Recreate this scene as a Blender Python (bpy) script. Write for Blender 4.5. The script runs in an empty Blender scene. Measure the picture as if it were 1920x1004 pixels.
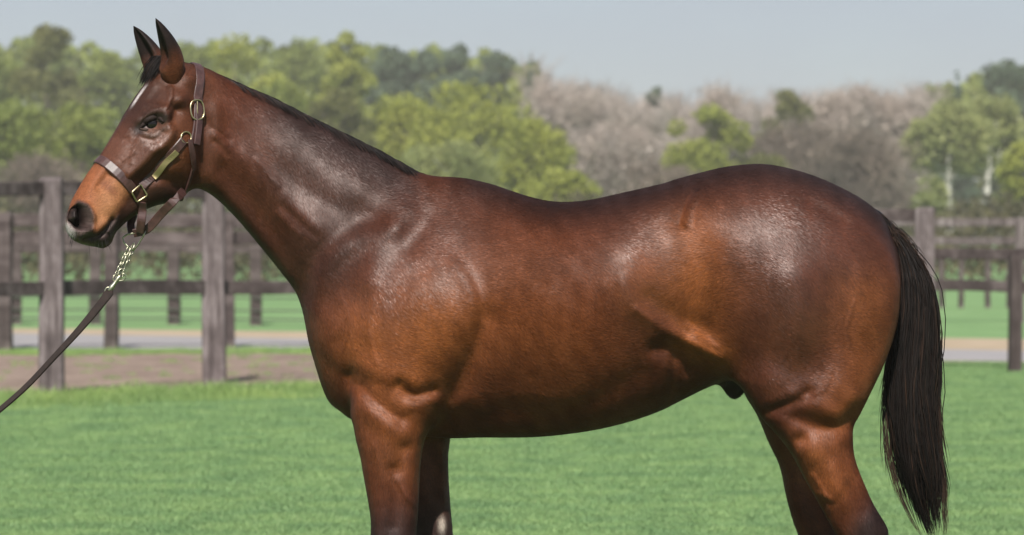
import bpy, bmesh, math, random
import numpy as np
from mathutils import Vector, Matrix
from mathutils.bvhtree import BVHTree

random.seed(7); RNG = np.random.default_rng(7)
SC = bpy.context.scene
COL = SC.collection

# ------------------------------------------------------------------ camera
PXM = 688.0            # photograph pixels per metre at the horse
CAMD = 10.0            # camera to horse, metres
HOR = 420.0            # horizon row in the photograph
CAMH = 1.47            # eye height
FPX = PXM * CAMD
cam = bpy.data.cameras.new('camera'); camo = bpy.data.objects.new('camera', cam); COL.objects.link(camo)
camo.location = (0, -CAMD, CAMH); camo.rotation_euler = (math.radians(90), 0, 0)
cam.sensor_width = 36.0; cam.lens = 36.0 * FPX / 1920.0
cam.shift_y = -(502.0 - HOR) / 1920.0
cam.clip_start = 0.5; cam.clip_end = 6000
cam.dof.use_dof = True; cam.dof.focus_distance = CAMD - 0.15; cam.dof.aperture_fstop = 6.2
SC.camera = camo

# ------------------------------------------------------------------ sky, sun, exposure
SUN_EL, SUN_AZ = math.radians(46), math.radians(-7)     # azimuth: to the right of the viewer's back
sun_dir = Vector((math.sin(SUN_AZ) * math.cos(SUN_EL), -math.cos(SUN_AZ) * math.cos(SUN_EL), math.sin(SUN_EL)))
world = bpy.data.worlds.new('World'); SC.world = world; world.use_nodes = True
wn = world.node_tree; wn.nodes.clear()
wo = wn.nodes.new('ShaderNodeOutputWorld'); wb = wn.nodes.new('ShaderNodeBackground')
sk = wn.nodes.new('ShaderNodeTexSky'); sk.sky_type = 'NISHITA'; sk.sun_disc = False
sk.sun_elevation = SUN_EL; sk.sun_rotation = math.pi - SUN_AZ
sk.air_density = 0.82; sk.dust_density = 0.55; sk.ozone_density = 1.0; sk.altitude = 0
wb.inputs['Strength'].default_value = 0.070
# thin even veil of high cloud over the clear sky, a little uneven
wt = wn.nodes.new('ShaderNodeTexCoord'); wz = wn.nodes.new('ShaderNodeTexNoise'); wz.inputs['Scale'].default_value = 9.0; wz.inputs['Detail'].default_value = 4; wm = wn.nodes.new('ShaderNodeMapping'); wm.inputs['Scale'].default_value = (1, 1, 2.5)
wr = wn.nodes.new('ShaderNodeMapRange'); wr.inputs['From Min'].default_value = 0.3; wr.inputs['From Max'].default_value = 0.7; wr.inputs['To Min'].default_value = 0.52; wr.inputs['To Max'].default_value = 0.72
wx = wn.nodes.new('ShaderNodeMixRGB'); wx.inputs[2].default_value = (4.6, 4.85, 5.7, 1)
wn.links.new(wt.outputs['Generated'], wm.inputs[0]); wn.links.new(wm.outputs[0], wz.inputs['Vector']); wn.links.new(wz.outputs[0], wr.inputs['Value']); wn.links.new(wr.outputs[0], wx.inputs[0])
wn.links.new(sk.outputs[0], wx.inputs[1]); wn.links.new(wx.outputs[0], wb.inputs[0]); wn.links.new(wb.outputs[0], wo.inputs[0])
sl = bpy.data.lights.new('sun', 'SUN'); so = bpy.data.objects.new('sun', sl); COL.objects.link(so)
sl.energy = 5.0; sl.angle = math.radians(0.53); sl.color = (1.0, 0.955, 0.89)
so.rotation_euler = sun_dir.to_track_quat('Z', 'Y').to_euler(); so.location = (5, -8, 12)
vs = SC.view_settings; vs.view_transform = 'Standard'; vs.look = 'None'; vs.exposure = 0.54; vs.gamma = 1.0; vs.use_curve_mapping = False
SC.render.engine = 'CYCLES'
cy = SC.cycles; cy.use_denoising = True; cy.max_bounces = 6; cy.diffuse_bounces = 2; cy.glossy_bounces = 2; cy.volume_bounces = 0; cy.transmission_bounces = 2; cy.transparent_max_bounces = 6
cy.use_fast_gi = False

# ------------------------------------------------------------------ helpers
def W(px, py, Y=0.0):
    """photograph pixel -> point of the place at depth Y"""
    k = (CAMD + Y) / FPX
    return Vector(((px - 960) * k, Y, CAMH - (py - HOR) * k))

def mat(name, base=(0.5, 0.5, 0.5), rough=0.7, metal=0.0, spec=0.5):
    m = bpy.data.materials.new(name); m.use_nodes = True
    b = m.node_tree.nodes['Principled BSDF']
    b.inputs['Base Color'].default_value = (*base, 1); b.inputs['Roughness'].default_value = rough
    b.inputs['Metallic'].default_value = metal; b.inputs['Specular IOR Level'].default_value = spec
    return m

def N(m, t, **kw):
    n = m.node_tree.nodes.new(t)
    for k, v in kw.items(): setattr(n, k, v)
    return n

def L(m, a, b): m.node_tree.links.new(a, b)

def noise(m, scale, detail=4, rough=0.6, stretch=None, coord='Object', dist=0.0):
    tc = N(m, 'ShaderNodeTexCoord'); n = N(m, 'ShaderNodeTexNoise')
    n.inputs['Scale'].default_value = scale; n.inputs['Detail'].default_value = detail
    n.inputs['Roughness'].default_value = rough; n.inputs['Distortion'].default_value = dist
    if stretch:
        mp = N(m, 'ShaderNodeMapping'); mp.inputs['Scale'].default_value = stretch
        L(m, tc.outputs[coord], mp.inputs[0]); L(m, mp.outputs[0], n.inputs['Vector'])
    else:
        L(m, tc.outputs[coord], n.inputs['Vector'])
    return n

def ramp(m, src, stops):
    r = N(m, 'ShaderNodeValToRGB'); e = r.color_ramp.elements
    e[0].position, e[0].color = stops[0][0], (*stops[0][1], 1)
    e[1].position, e[1].color = stops[-1][0], (*stops[-1][1], 1)
    for p, c in stops[1:-1]:
        k = e.new(p); k.color = (*c, 1)
    L(m, src, r.inputs[0]); return r

def bump(m, src, strength=0.3, dist=0.01, prev=None):
    b = N(m, 'ShaderNodeBump'); b.inputs['Strength'].default_value = strength; b.inputs['Distance'].default_value = dist
    L(m, src, b.inputs['Height'])
    if prev is not None: L(m, prev.outputs[0], b.inputs['Normal'])
    return b

def bsdf(m): return m.node_tree.nodes['Principled BSDF']

def tag(o, label=None, cat=None, group=None, kind=None):
    if label: o['label'] = label
    if cat: o['category'] = cat
    if group: o['group'] = group
    if kind: o['kind'] = kind
    return o

def empty(name, loc=(0, 0, 0), rz=0.0):
    o = bpy.data.objects.new(name, None); COL.objects.link(o); o.location = loc; o.rotation_euler = (0, 0, rz)
    o.empty_display_size = 0.1
    return o

def link(name, me, m=None, parent=None, smooth=False):
    o = bpy.data.objects.new(name, me); COL.objects.link(o)
    if m is not None and not me.materials: me.materials.append(m)
    if parent is not None: o.parent = parent
    if smooth: me.polygons.foreach_set('use_smooth', [True] * len(me.polygons))
    return o

def mesh(name, v, f):
    me = bpy.data.meshes.new(name); me.from_pydata([tuple(map(float, p)) for p in v], [], [tuple(map(int, q)) for q in f]); me.update()
    return me

def np_mesh(name, v, faces):
    """fast mesh from an (n,3) array and an (m,k) face array"""
    me = bpy.data.meshes.new(name); v = np.asarray(v, np.float32); faces = np.asarray(faces, np.int32); k = faces.shape[1]
    me.vertices.add(len(v)); me.vertices.foreach_set('co', v.ravel())
    me.loops.add(faces.size); me.loops.foreach_set('vertex_index', faces.ravel())
    me.polygons.add(len(faces)); me.polygons.foreach_set('loop_start', np.arange(0, faces.size, k, dtype=np.int32))
    me.update(calc_edges=True); me.validate()
    return me

def bev_box(name, sx, sy, sz, b=0.005, jitter=0.0, seg=1):
    bm = bmesh.new(); bmesh.ops.create_cube(bm, size=1.0)
    for v in bm.verts: v.co = Vector((v.co.x * sx, v.co.y * sy, v.co.z * sz))
    if b > 0: bmesh.ops.bevel(bm, geom=list(bm.edges), offset=b, segments=seg, affect='EDGES')
    if jitter:
        for v in bm.verts: v.co += Vector((random.uniform(-1, 1), random.uniform(-1, 1), random.uniform(-1, 1))) * jitter
    me = bpy.data.meshes.new(name); bm.to_mesh(me); bm.free(); return me

def tube_data(pts, rad, n=8, closed=False, flat=None, up=None):
    """swept tube along pts; rad scalar or list; flat=(a,b) gives an elliptic/rectangular strap"""
    P = [Vector(p) for p in pts]; m = len(P); V = []; F = []
    ref = Vector(up) if up is not None else Vector((0, 1, 0.01))
    for i in range(m):
        if closed: t = P[(i + 1) % m] - P[i - 1]
        else: t = P[min(i + 1, m - 1)] - P[max(i - 1, 0)]
        t.normalize(); a = t.cross(ref)
        if a.length < 1e-4: a = t.cross(Vector((1, 0.2, 0.1)))
        a.normalize(); b = a.cross(t).normalized(); ref = b
        r = rad[i] if hasattr(rad, '__len__') else rad
        for k in range(n):
            an = 2 * math.pi * k / n
            V.append(P[i] + a * (math.cos(an) * r) + b * (math.sin(an) * r))
    for i in range(m if closed else m - 1):
        j = (i + 1) % m
        for k in range(n):
            k2 = (k + 1) % n
            F.append((i * n + k, i * n + k2, j * n + k2, j * n + k))
    if not closed:
        F.append(tuple(range(n - 1, -1, -1))); F.append(tuple((m - 1) * n + k for k in range(n)))
    return V, F

def catmull(P, per=8, closed=True):
    P = [np.array(p, float) for p in P]; n = len(P); out = []
    rng = range(n) if closed else range(n - 1)
    for i in rng:
        if closed: a, b, c, d = P[i - 1], P[i], P[(i + 1) % n], P[(i + 2) % n]
        else: a, b, c, d = P[max(i - 1, 0)], P[i], P[i + 1], P[min(i + 2, n - 1)]
        for k in range(per):
            t = k / per
            out.append(0.5 * ((2 * b) + (-a + c) * t + (2 * a - 5 * b + 4 * c - d) * t * t + (-a + 3 * b - 3 * c + d) * t ** 3))
    if not closed: out.append(P[-1])
    return np.array(out)

def smoothstep(a, b, x):
    t = np.clip((x - a) / (b - a), 0, 1); return t * t * (3 - 2 * t)
# ================================================================== the horse
# Body = 2-D outlines inflated to a volume (Poisson), blended in 3-D, meshed, then muscles pushed out and in.
YAW = math.radians(24); XS = (600 - 960) / PXM; LB = 0.34
_s = np.linspace(0, 0.95, 2000); _phi = YAW * smoothstep(0, LB, _s); _ds = _s[1] - _s[0]
_cx = XS - np.concatenate([[0], np.cumsum(np.cos(_phi[:-1]) * _ds)]); _cy = -np.concatenate([[0], np.cumsum(np.sin(_phi[:-1]) * _ds)])

def bend(P):
    """rest -> posed: neck and head turn towards the viewer"""
    P = P.copy(); x, y = P[:, 0].copy(), P[:, 1].copy(); s = XS - x; k = s > 0
    ph = np.interp(s[k], _s, _phi)
    P[k, 0] = np.interp(s[k], _s, _cx) - y[k] * np.sin(ph)
    P[k, 1] = np.interp(s[k], _s, _cy) + y[k] * np.cos(ph)
    return P

def img2rest(px, py, w=0.0):
    """photo pixel on the surface w metres nearer than the midline -> rest pixel"""
    X = _cx + w * np.sin(_phi); Y = _cy - w * np.cos(_phi)
    ip = 960 + FPX * X / (CAMD + Y)
    if px < ip[0]:
        s = np.interp(-px, -ip, _s); Yv = np.interp(s, _s, Y); xr = XS - s
    else:
        Yv = -w; xr = (px - 960) * (CAMD + Yv) / FPX
    z = (py - HOR) * (CAMD + Yv) / FPX
    return 960 + PXM * xr, HOR + PXM * z

ST = 4.0; GX0, GX1, GY0, GY1 = 40, 1760, 24, 1448
gx = np.arange(GX0, GX1, ST); gy = np.arange(GY0, GY1, ST); GXX, GYY = np.meshgrid(gx, gy, indexing='ij')

def poly_sd(poly, X, Y):
    """signed distance (positive inside) of points to a closed polygon"""
    sh = X.shape; x = X.ravel().astype(np.float32); y = Y.ravel().astype(np.float32)
    d2 = np.full(x.shape, 1e12, np.float32); ins = np.zeros(x.shape, bool); n = len(poly)
    for i in range(n):
        ax, ay = poly[i]; bx, by = poly[(i + 1) % n]; ex, ey = bx - ax, by - ay
        l2 = ex * ex + ey * ey + 1e-9
        t = np.clip(((x - ax) * ex + (y - ay) * ey) / l2, 0, 1)
        dx = x - ax - t * ex; dy = y - ay - t * ey; np.minimum(d2, dx * dx + dy * dy, out=d2)
        if ay != by:
            c = ((ay > y) != (by > y)) & (x < (bx - ax) * (y - ay) / (by - ay) + ax); ins ^= c
    d = np.sqrt(d2); return np.where(ins, d, -d).reshape(sh)

def poisson(mask, h):
    """solve lap(u) = -1 inside mask (coarse to fine)"""
    lv = [mask]
    while min(lv[-1].shape) > 40 and len(lv) < 4:
        m = lv[-1]; m = m[:m.shape[0] // 2 * 2, :m.shape[1] // 2 * 2]
        lv.append(m.reshape(m.shape[0] // 2, 2, m.shape[1] // 2, 2).mean((1, 3)) > 0.5)
    u = None
    for k in range(len(lv) - 1, -1, -1):
        m = lv[k]; hh = h * 2 ** k
        if u is None: u = np.zeros(m.shape, np.float32)
        else:
            u2 = np.repeat(np.repeat(u, 2, 0), 2, 1); p = np.zeros(m.shape, np.float32)
            a, b = min(p.shape[0], u2.shape[0]), min(p.shape[1], u2.shape[1]); p[:a, :b] = u2[:a, :b]; u = p
        u = u * m; I, J = np.indices(m.shape); red = ((I + J) % 2 == 0) & m; blk = ((I + J) % 2 == 1) & m
        om = 1.9 if k < len(lv) - 1 else 1.85
        red[0] = red[-1] = blk[0] = blk[-1] = False; red[:, 0] = red[:, -1] = blk[:, 0] = blk[:, -1] = False
        rf, bf = red.astype(np.float32) * om, blk.astype(np.float32) * om
        for it in range(160 if k else 90):
            for c in (rf, bf):
                nb = np.zeros_like(u)
                nb[1:-1, 1:-1] = 0.25 * (u[2:, 1:-1] + u[:-2, 1:-1] + u[1:-1, 2:] + u[1:-1, :-2] + hh * hh)
                u += c * (nb - u)
    return u

def blur(a, r, it=2):
    for _ in range(it):
        for ax in (0, 1):
            c = np.cumsum(np.pad(a, [(r + 1, r) if i == ax else (0, 0) for i in (0, 1)], mode='edge'), axis=ax)
            a = (np.take(c, range(2 * r + 1, c.shape[ax]), ax) - np.take(c, range(0, c.shape[ax] - 2 * r - 1), ax)) / (2 * r + 1)
    return a

def inflate(poly, ctrl, sig=70.0):
    """-> (Q, S): squared circular thickness in m2 (negative outside) and the width scale field"""
    d = poly_sd(poly, GXX, GYY); m = d > 0
    u2 = 2 * poisson(m, ST) / PXM ** 2
    dm = d / PXM
    ok = (d > 2.2 * ST)
    r = np.where(ok, u2 / np.maximum(dm, 1e-6), 0).astype(np.float32); w = ok.astype(np.float32)
    rs, ws = r * w, w.copy()
    R = np.where(ok, r, 0); filled = ok.copy()
    for rad in (2, 4, 8, 20, 60, 150):
        a, b = blur(r * w, rad), blur(w, rad); new = (~filled) & (b > 0.002)
        R[new] = (a / np.maximum(b, 1e-6))[new]; filled |= new
    R[~filled] = R[filled].min() if filled.any() else 0.02
    t = smoothstep(2.0 * ST, 5.0 * ST, d)
    Q = np.where(d > 0, t * u2 + (1 - t) * R * dm, R * dm)
    num = np.zeros_like(Q); den = np.zeros_like(Q) + 1e-12
    for cx_, cy_, wd in ctrl:
        i, j = int(round((cx_ - GX0) / ST)), int(round((cy_ - GY0) / ST))
        s = min(max(wd / math.sqrt(max(Q[i, j], 1e-5)), 0.2), 1.6)
        g = 1.0 / (((GXX - cx_) ** 2 + (GYY - cy_) ** 2) / sig ** 2 + 0.15) ** 2
        num += g * s; den += g
    S = num / den; kk = smoothstep(400, 620, GXX) if sig > 60 and len(ctrl) > 30 else 0 * GXX
    S = blur(S, 4, 2) * (1 - kk) + blur(S, 15, 3) * kk
    return Q.astype(np.float32), S.astype(np.float32), d.astype(np.float32)

def conv(pts, w=0.0, per=6): return catmull([img2rest(x, y, w) for x, y in pts], per)

OUT_BODY = [(352, 119), (318, 113), (298, 124), (281, 147), (258, 179), (242, 204), (226, 231), (211, 256), (195, 282), (179, 306), (163, 329), (148, 354),
    (134, 381), (126, 402), (124, 420), (128, 437), (138, 450), (157, 459), (178, 463), (195, 465), (207, 456), (213, 441), (221, 430), (244, 410), (272, 393),
    (298, 384), (322, 379), (345, 364), (364, 354), (383, 357), (410, 375), (446, 411), (490, 464), (526, 509), (553, 545), (566, 577), (573, 608), (579, 640),
    (589, 676), (605, 727), (618, 754), (638, 771), (664, 788), (720, 802), (790, 817), (843, 821), (900, 820), (1004, 819), (1102, 808), (1177, 791), (1235, 771), (1270, 754),
    (1316, 731), (1351, 718), (1395, 716), (1450, 745), (1520, 768), (1590, 755), (1640, 705), (1666, 655), (1681, 610), (1687, 560), (1688, 514), (1684, 480), (1671, 444), (1654, 408), (1624, 380),
    (1586, 357.5), (1537, 335), (1492, 320), (1444, 310), (1406, 309), (1350, 316), (1275, 335), (1240, 346), (1174, 361), (1116, 374), (1078, 379), (1039, 379),
    (1001, 372), (962, 360), (924, 347), (878, 336), (847, 333), (808, 330), (770, 318), (731, 296), (673, 265), (608, 234), (538, 199), (500, 180), (472, 168), (424, 147), (385, 128)]
CT_BODY = [(150, 425, .05), (170, 410, .060), (190, 370, .057), (212, 335, .056), (240, 300, .066), (262, 345, .055), (275, 260, .088), (318, 285, .092), (300, 200, .092), (330, 160, .07), (372, 310, .075), (372, 200, .07),
    (440, 240, .085), (430, 330, .068), (520, 300, .105), (500, 400, .078), (600, 370, .128), (590, 480, .12), (700, 430, .165), (690, 330, .085),
    (640, 620, .165), (720, 600, .22), (830, 560, .252), (800, 430, .20), (810, 352, .05), (900, 375, .075), (950, 580, .285), (1080, 590, .30), (1200, 570, .29),
    (950, 430, .235), (1080, 430, .235), (1200, 420, .245), (950, 760, .17), (1150, 740, .19), (1290, 550, .262), (1310, 430, .262), (1420, 400, .252), (1430, 520, .270),
    (1540, 480, .264), (1620, 500, .215), (1630, 600, .19), (1480, 620, .272), (1440, 690, .225), (1550, 690, .215), (1560, 590, .255), (720, 740, .16), (850, 780, .12), (1350, 690, .13)]
WN = -0.0
def cc(lst, out=True): return [(*img2rest(x, y, w if x < 1700 else w), w) for x, y, w in lst]

comps = []   # (Q, S, yc(py) table, )
def add_comp(pts, ctrl, yct, wy, sig=70.0):
    poly = conv(pts, wy)
    Q, S, D = inflate(poly, [(*img2rest(x, y, wy), w) for x, y, w in ctrl], sig)
    yc = np.interp(gy, [a for a, _ in yct], [b for _, b in yct])
    comps.append((Q, S, yc, D))

def body_comp():
    Q, S, D = inflate(conv(OUT_BODY), [(*img2rest(x, y, w), w) for x, y, w in CT_BODY])
    comps.append((Q, S, np.zeros(len(gy)), D))
body_comp()
HIND = [(1400, 480), (1500, 438), (1600, 450), (1660, 480), (1682, 520), (1685, 560), (1679, 613), (1663, 672), (1643, 722), (1618, 773), (1604, 800), (1602, 825), (1606, 862), (1622, 906), (1642, 950),
    (1667, 992), (1669, 1012), (1660, 1045), (1655, 1100), (1653, 1200), (1652, 1290), (1665, 1315), (1655, 1345), (1642, 1370), (1655, 1412), (1657, 1431), (1572, 1431), (1574, 1415), (1590, 1370), (1602, 1320), (1606, 1290),
    (1606, 1120), (1598, 1060), (1580, 1020), (1560, 985), (1535, 940), (1512, 900), (1488, 855), (1462, 820), (1430, 785), (1402, 742), (1374, 700), (1348, 640), (1342, 560), (1362, 505)]
add_comp(HIND, [(1450, 505, .06), (1550, 490, .06), (1520, 570, .075), (1480, 660, .088), (1580, 640, .085), (1500, 770, .088), (1570, 740, .09), (1545, 840, .072), (1585, 920, .058), (1622, 1005, .046), (1630, 1110, .031), (1630, 1220, .028), (1634, 1315, .034), (1615, 1375, .032), (1614, 1420, .055)],
    [(440, -.125), (600, -.132), (760, -.15), (850, -.145), (1000, -.135), (1431, -.13)], 0.2)
HINDF = [(1400, 500), (1480, 450), (1560, 450), (1630, 480), (1650, 540), (1640, 650), (1600, 730), (1558, 800), (1545, 850), (1555, 900), (1572, 950), (1592, 1000), (1592, 1040), (1580, 1110), (1577, 1290), (1588, 1318), (1572, 1370), (1580, 1412), (1582, 1431),
    (1496, 1431), (1500, 1412), (1515, 1370), (1526, 1325), (1530, 1290), (1530, 1110), (1516, 1050), (1497, 1004), (1486, 974), (1474, 930), (1462, 874), (1441, 829), (1421, 781), (1397, 740), (1375, 690), (1352, 620), (1360, 550)]
add_comp(HINDF, [(1500, 560, .145), (1480, 660, .12), (1480, 770, .085), (1500, 840, .07), (1530, 940, .052), (1552, 1020, .044), (1554, 1110, .031), (1554, 1220, .028), (1556, 1318, .034), (1540, 1375, .032), (1538, 1420, .055)],
    [(440, .125), (600, .132), (760, .15), (850, .145), (1000, .135), (1431, .13)], -0.14)
FORE = [(700, 640), (760, 610), (810, 640), (832, 710), (824, 765), (804, 806), (792, 838), (786, 884), (783.5, 940), (779, 1004), (775, 1050), (772, 1080), (764, 1120), (756, 1160), (753, 1270), (766, 1310), (750, 1345), (757, 1370), (770, 1412), (773, 1431),
    (688, 1431), (690, 1412), (702, 1370), (704, 1340), (700, 1310), (706, 1270), (704, 1160), (694, 1110), (690, 1060), (694, 990), (689, 946), (681, 901), (674, 861), (666, 828), (661, 801), (656, 775), (662, 720), (678, 670)]
add_comp(FORE, [(745, 690, .08), (745, 760, .085), (725, 780, .082), (730, 850, .071), (735, 960, .056), (732, 1070, .046), (730, 1200, .028), (732, 1310, .034), (727, 1370, .03), (730, 1415, .055)],
    [(600, -.12), (760, -.138), (900, -.13), (1431, -.125)], 0.2)
FOREF = [(740, 650), (800, 620), (850, 660), (858, 740), (848, 800), (843, 830), (840, 861), (842, 918), (846, 969), (849, 1004), (848, 1060), (840, 1110), (828, 1160), (825, 1270), (836, 1310), (822, 1345), (830, 1370), (842, 1412), (845, 1431),
    (762, 1431), (764, 1412), (775, 1370), (777, 1340), (773, 1310), (779, 1270), (777, 1160), (767, 1110), (763, 1060), (764, 1000), (755, 940), (742, 880), (730, 820), (722, 740), (728, 690)]
add_comp(FOREF, [(790, 700, .08), (790, 790, .08), (795, 860, .068), (805, 960, .055), (805, 1070, .045), (802, 1200, .028), (805, 1310, .034), (800, 1370, .03), (803, 1415, .055)],
    [(600, .11), (760, .125), (900, .12), (1431, .115)], -0.12)
add_comp([(1330, 670), (1346, 712), (1357, 732), (1368, 745), (1379, 748), (1392, 738), (1406, 715), (1410, 670), (1370, 650)], [(1372, 715, .034)], [(0, 0), (1500, 0)], 0.0)

ys = np.arange(-0.36, 0.361, ST / PXM); NX, NY, NZ = len(gx), len(ys), len(gy)
F = None; KS = [0, .050, .050, .035, .035, .02]
for ci, (Q, S, yc, D) in enumerate(comps):
    rel = np.argwhere(D > -40 if ci else D > -1e9)
    i0, j0 = (np.maximum(rel.min(0) - 6, 0)); i1, j1 = rel.max(0) + 7
    q = Q[i0:i1, j0:j1]; s = S[i0:i1, j0:j1]; y0 = yc[j0:j1]
    gq = np.gradient(q, ST / PXM); gn = gq[0] ** 2 + gq[1] ** 2
    dy = ys[None, :, None] - y0[None, None, :]
    s2 = (s * s)[:, None, :]
    f = (dy * dy / s2 - q[:, None, :]); gr = np.sqrt(gn[:, None, :] + (2 * dy / s2) ** 2 + 1e-5)
    f = np.clip(f / gr, -0.15, 0.15).astype(np.float32)
    dd = D[i0:i1, j0:j1]; f = np.maximum(f, np.where(dd < -6, np.minimum(-dd * 0.9 / PXM, 0.14), -1)[:, None, :]).astype(np.float32)
    if F is None: F = f
    else:
        a = F[i0:i1, :, j0:j1]; k = KS[ci]; h = np.clip(0.5 + 0.5 * (f - a) / k, 0, 1)
        F[i0:i1, :, j0:j1] = f * (1 - h) + a * h - k * h * (1 - h)

def surface_nets(F, org, st):
    ins = F < 0; c = np.zeros(tuple(n - 1 for n in F.shape), np.uint8)
    offs = [(a, b, d) for a in (0, 1) for b in (0, 1) for d in (0, 1)]
    sl = lambda a, n: slice(a, n - 1 + a)
    for a, b, d in offs: c += ins[sl(a, F.shape[0]), sl(b, F.shape[1]), sl(d, F.shape[2])]
    act = np.argwhere((c > 0) & (c < 8)); idx = np.full(c.shape, -1, np.int32); idx[tuple(act.T)] = np.arange(len(act))
    val = np.stack([F[act[:, 0] + a, act[:, 1] + b, act[:, 2] + d] for a, b, d in offs], 1)
    sm = np.zeros((len(act), 3)); ct = np.zeros(len(act))
    for e0 in range(8):
        for e1 in range(e0 + 1, 8):
            o0, o1 = np.array(offs[e0]), np.array(offs[e1])
            if np.abs(o0 - o1).sum() != 1: continue
            v0, v1 = val[:, e0], val[:, e1]; k = (v0 < 0) != (v1 < 0)
            t = np.where(k, v0 / np.where(k, v0 - v1, 1), 0)
            sm[k] += (o0 + t[k, None] * (o1 - o0)); ct[k] += 1
    V = (act + sm / ct[:, None]) * np.array(st) + np.array(org)
    faces = []
    for ax in range(3):
        u, v = (ax + 1) % 3, (ax + 2) % 3
        n = list(F.shape); A = [slice(1, n[0] - 1), slice(1, n[1] - 1), slice(1, n[2] - 1)]; A[ax] = slice(0, n[ax] - 1)
        B = list(A); B[ax] = slice(1, n[ax])
        e = np.argwhere(ins[tuple(A)] != ins[tuple(B)]); off = np.array([1, 1, 1]); off[ax] = 0; e = e + off
        fl = ins[tuple(e.T)]
        du = np.zeros(3, int); du[u] = 1; dv = np.zeros(3, int); dv[v] = 1
        g = lambda p: idx[tuple(p.T)]
        q = np.stack([g(e - du - dv), g(e - dv), g(e), g(e - du)], 1)
        q[~fl] = q[~fl][:, ::-1]; faces.append(q)
    return V, np.concatenate(faces)

V, FQ = surface_nets(F, (gx[0], ys[0], gy[0]), (ST, ys[1] - ys[0], ST))   # x, z still in rest pixels
FQ = FQ[(FQ >= 0).all(1)]
V[:, 0] = (V[:, 0] - 960) / PXM; V[:, 2] = CAMH - (V[:, 2] - HOR) / PXM
FQ = FQ[:, ::-1]
def taubin(V, FQ, it, lam=0.5, mu=-0.52, wgt=None):
    E = np.concatenate([FQ[:, [0, 1]], FQ[:, [1, 2]], FQ[:, [2, 3]], FQ[:, [3, 0]]]); n = len(V)
    deg = np.bincount(E[:, 0], minlength=n) + np.bincount(E[:, 1], minlength=n)
    for i in range(it):
        for l in (lam, mu):
            A = np.stack([np.bincount(E[:, 0], V[E[:, 1], k], n) + np.bincount(E[:, 1], V[E[:, 0], k], n) for k in range(3)], 1) / deg[:, None]
            V = V + l * (A - V) * (1 if wgt is None else wgt[:, None])
    return V
V = taubin(V, FQ, 10)
lab = np.arange(len(V))
while True:                                                          # keep only the largest connected shell
    m = lab[FQ].min(1); new = lab.copy()
    for k in range(4): np.minimum.at(new, FQ[:, k], m)
    new = new[new]
    if (new == lab).all(): break
    lab = new
main = np.bincount(lab).argmax(); keep = lab == main; remap = np.cumsum(keep) - 1
FQ = remap[FQ[keep[FQ].all(1)]]; V = V[keep]
me0 = np_mesh('horse_body', V, FQ)
# finer faces on the head
bm = bmesh.new(); bm.from_mesh(me0)
lim = (405 - 960) / PXM
ed = [e for e in bm.edges if all(v.co.x < lim for v in e.verts)]
bmesh.ops.subdivide_edges(bm, edges=ed, cuts=1, use_grid_fill=True, smooth=0.6)
bmesh.ops.recalc_face_normals(bm, faces=bm.faces)
bm.to_mesh(me0); bm.free(); me0.update()
nv = len(me0.vertices); co = np.empty(nv * 3, np.float32); me0.vertices.foreach_get('co', co); co = co.reshape(-1, 3).astype(float)
nr = np.empty(nv * 3, np.float32); me0.vertices.foreach_get('normal', nr); nr = nr.reshape(-1, 3).astype(float)
RX = 960 + PXM * co[:, 0]; RY = HOR + PXM * (CAMH - co[:, 2])       # rest pixel of every vertex
Qb, Sb = comps[0][:2]
def wmap(px, py):
    i = int(np.clip(round((px - GX0) / ST), 0, NX - 1)); j = int(np.clip(round((py - GY0) / ST), 0, NY - 1 if False else NZ - 1))
    w = math.sqrt(max(Qb[i, j], 0)) * Sb[i, j]
    for Q, S, yc, _ in comps[1:5:2]:
        if Q[i, j] > 0: w = max(w, -yc[j] + math.sqrt(Q[i, j]) * S[i, j])
    return w
def i2r(px, py):
    w = 0.1
    for _ in range(4):
        x, y = img2rest(px, py, w); w = 0.5 * w + 0.5 * max(wmap(x, y), 0.02)
    return img2rest(px, py, w)

side = np.where(co[:, 1] < 0, -1.0, 1.0)
face_out = smoothstep(0.05, 0.45, nr[:, 1] * side)                  # outer side only
# the inner side of the legs keeps its plain form
def dseg(pts):
    d2 = np.full(nv, 1e12); P = [i2r(*p) for p in pts]
    if len(P) == 1: return np.hypot(RX - P[0][0], RY - P[0][1])
    C = catmull(P, 5, closed=False)
    for a, b in zip(C[:-1], C[1:]):
        e = b - a; t = np.clip(((RX - a[0]) * e[0] + (RY - a[1]) * e[1]) / (e @ e + 1e-9), 0, 1)
        d2 = np.minimum(d2, (RX - a[0] - t * e[0]) ** 2 + (RY - a[1] - t * e[1]) ** 2)
    return np.sqrt(d2)
DISP = np.zeros(nv)
def rel(amp_mm, sig, *pts): 
    global DISP
    DISP = DISP + amp_mm / 1000.0 * np.exp(-0.5 * (dseg(pts) / sig) ** 2)
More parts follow.
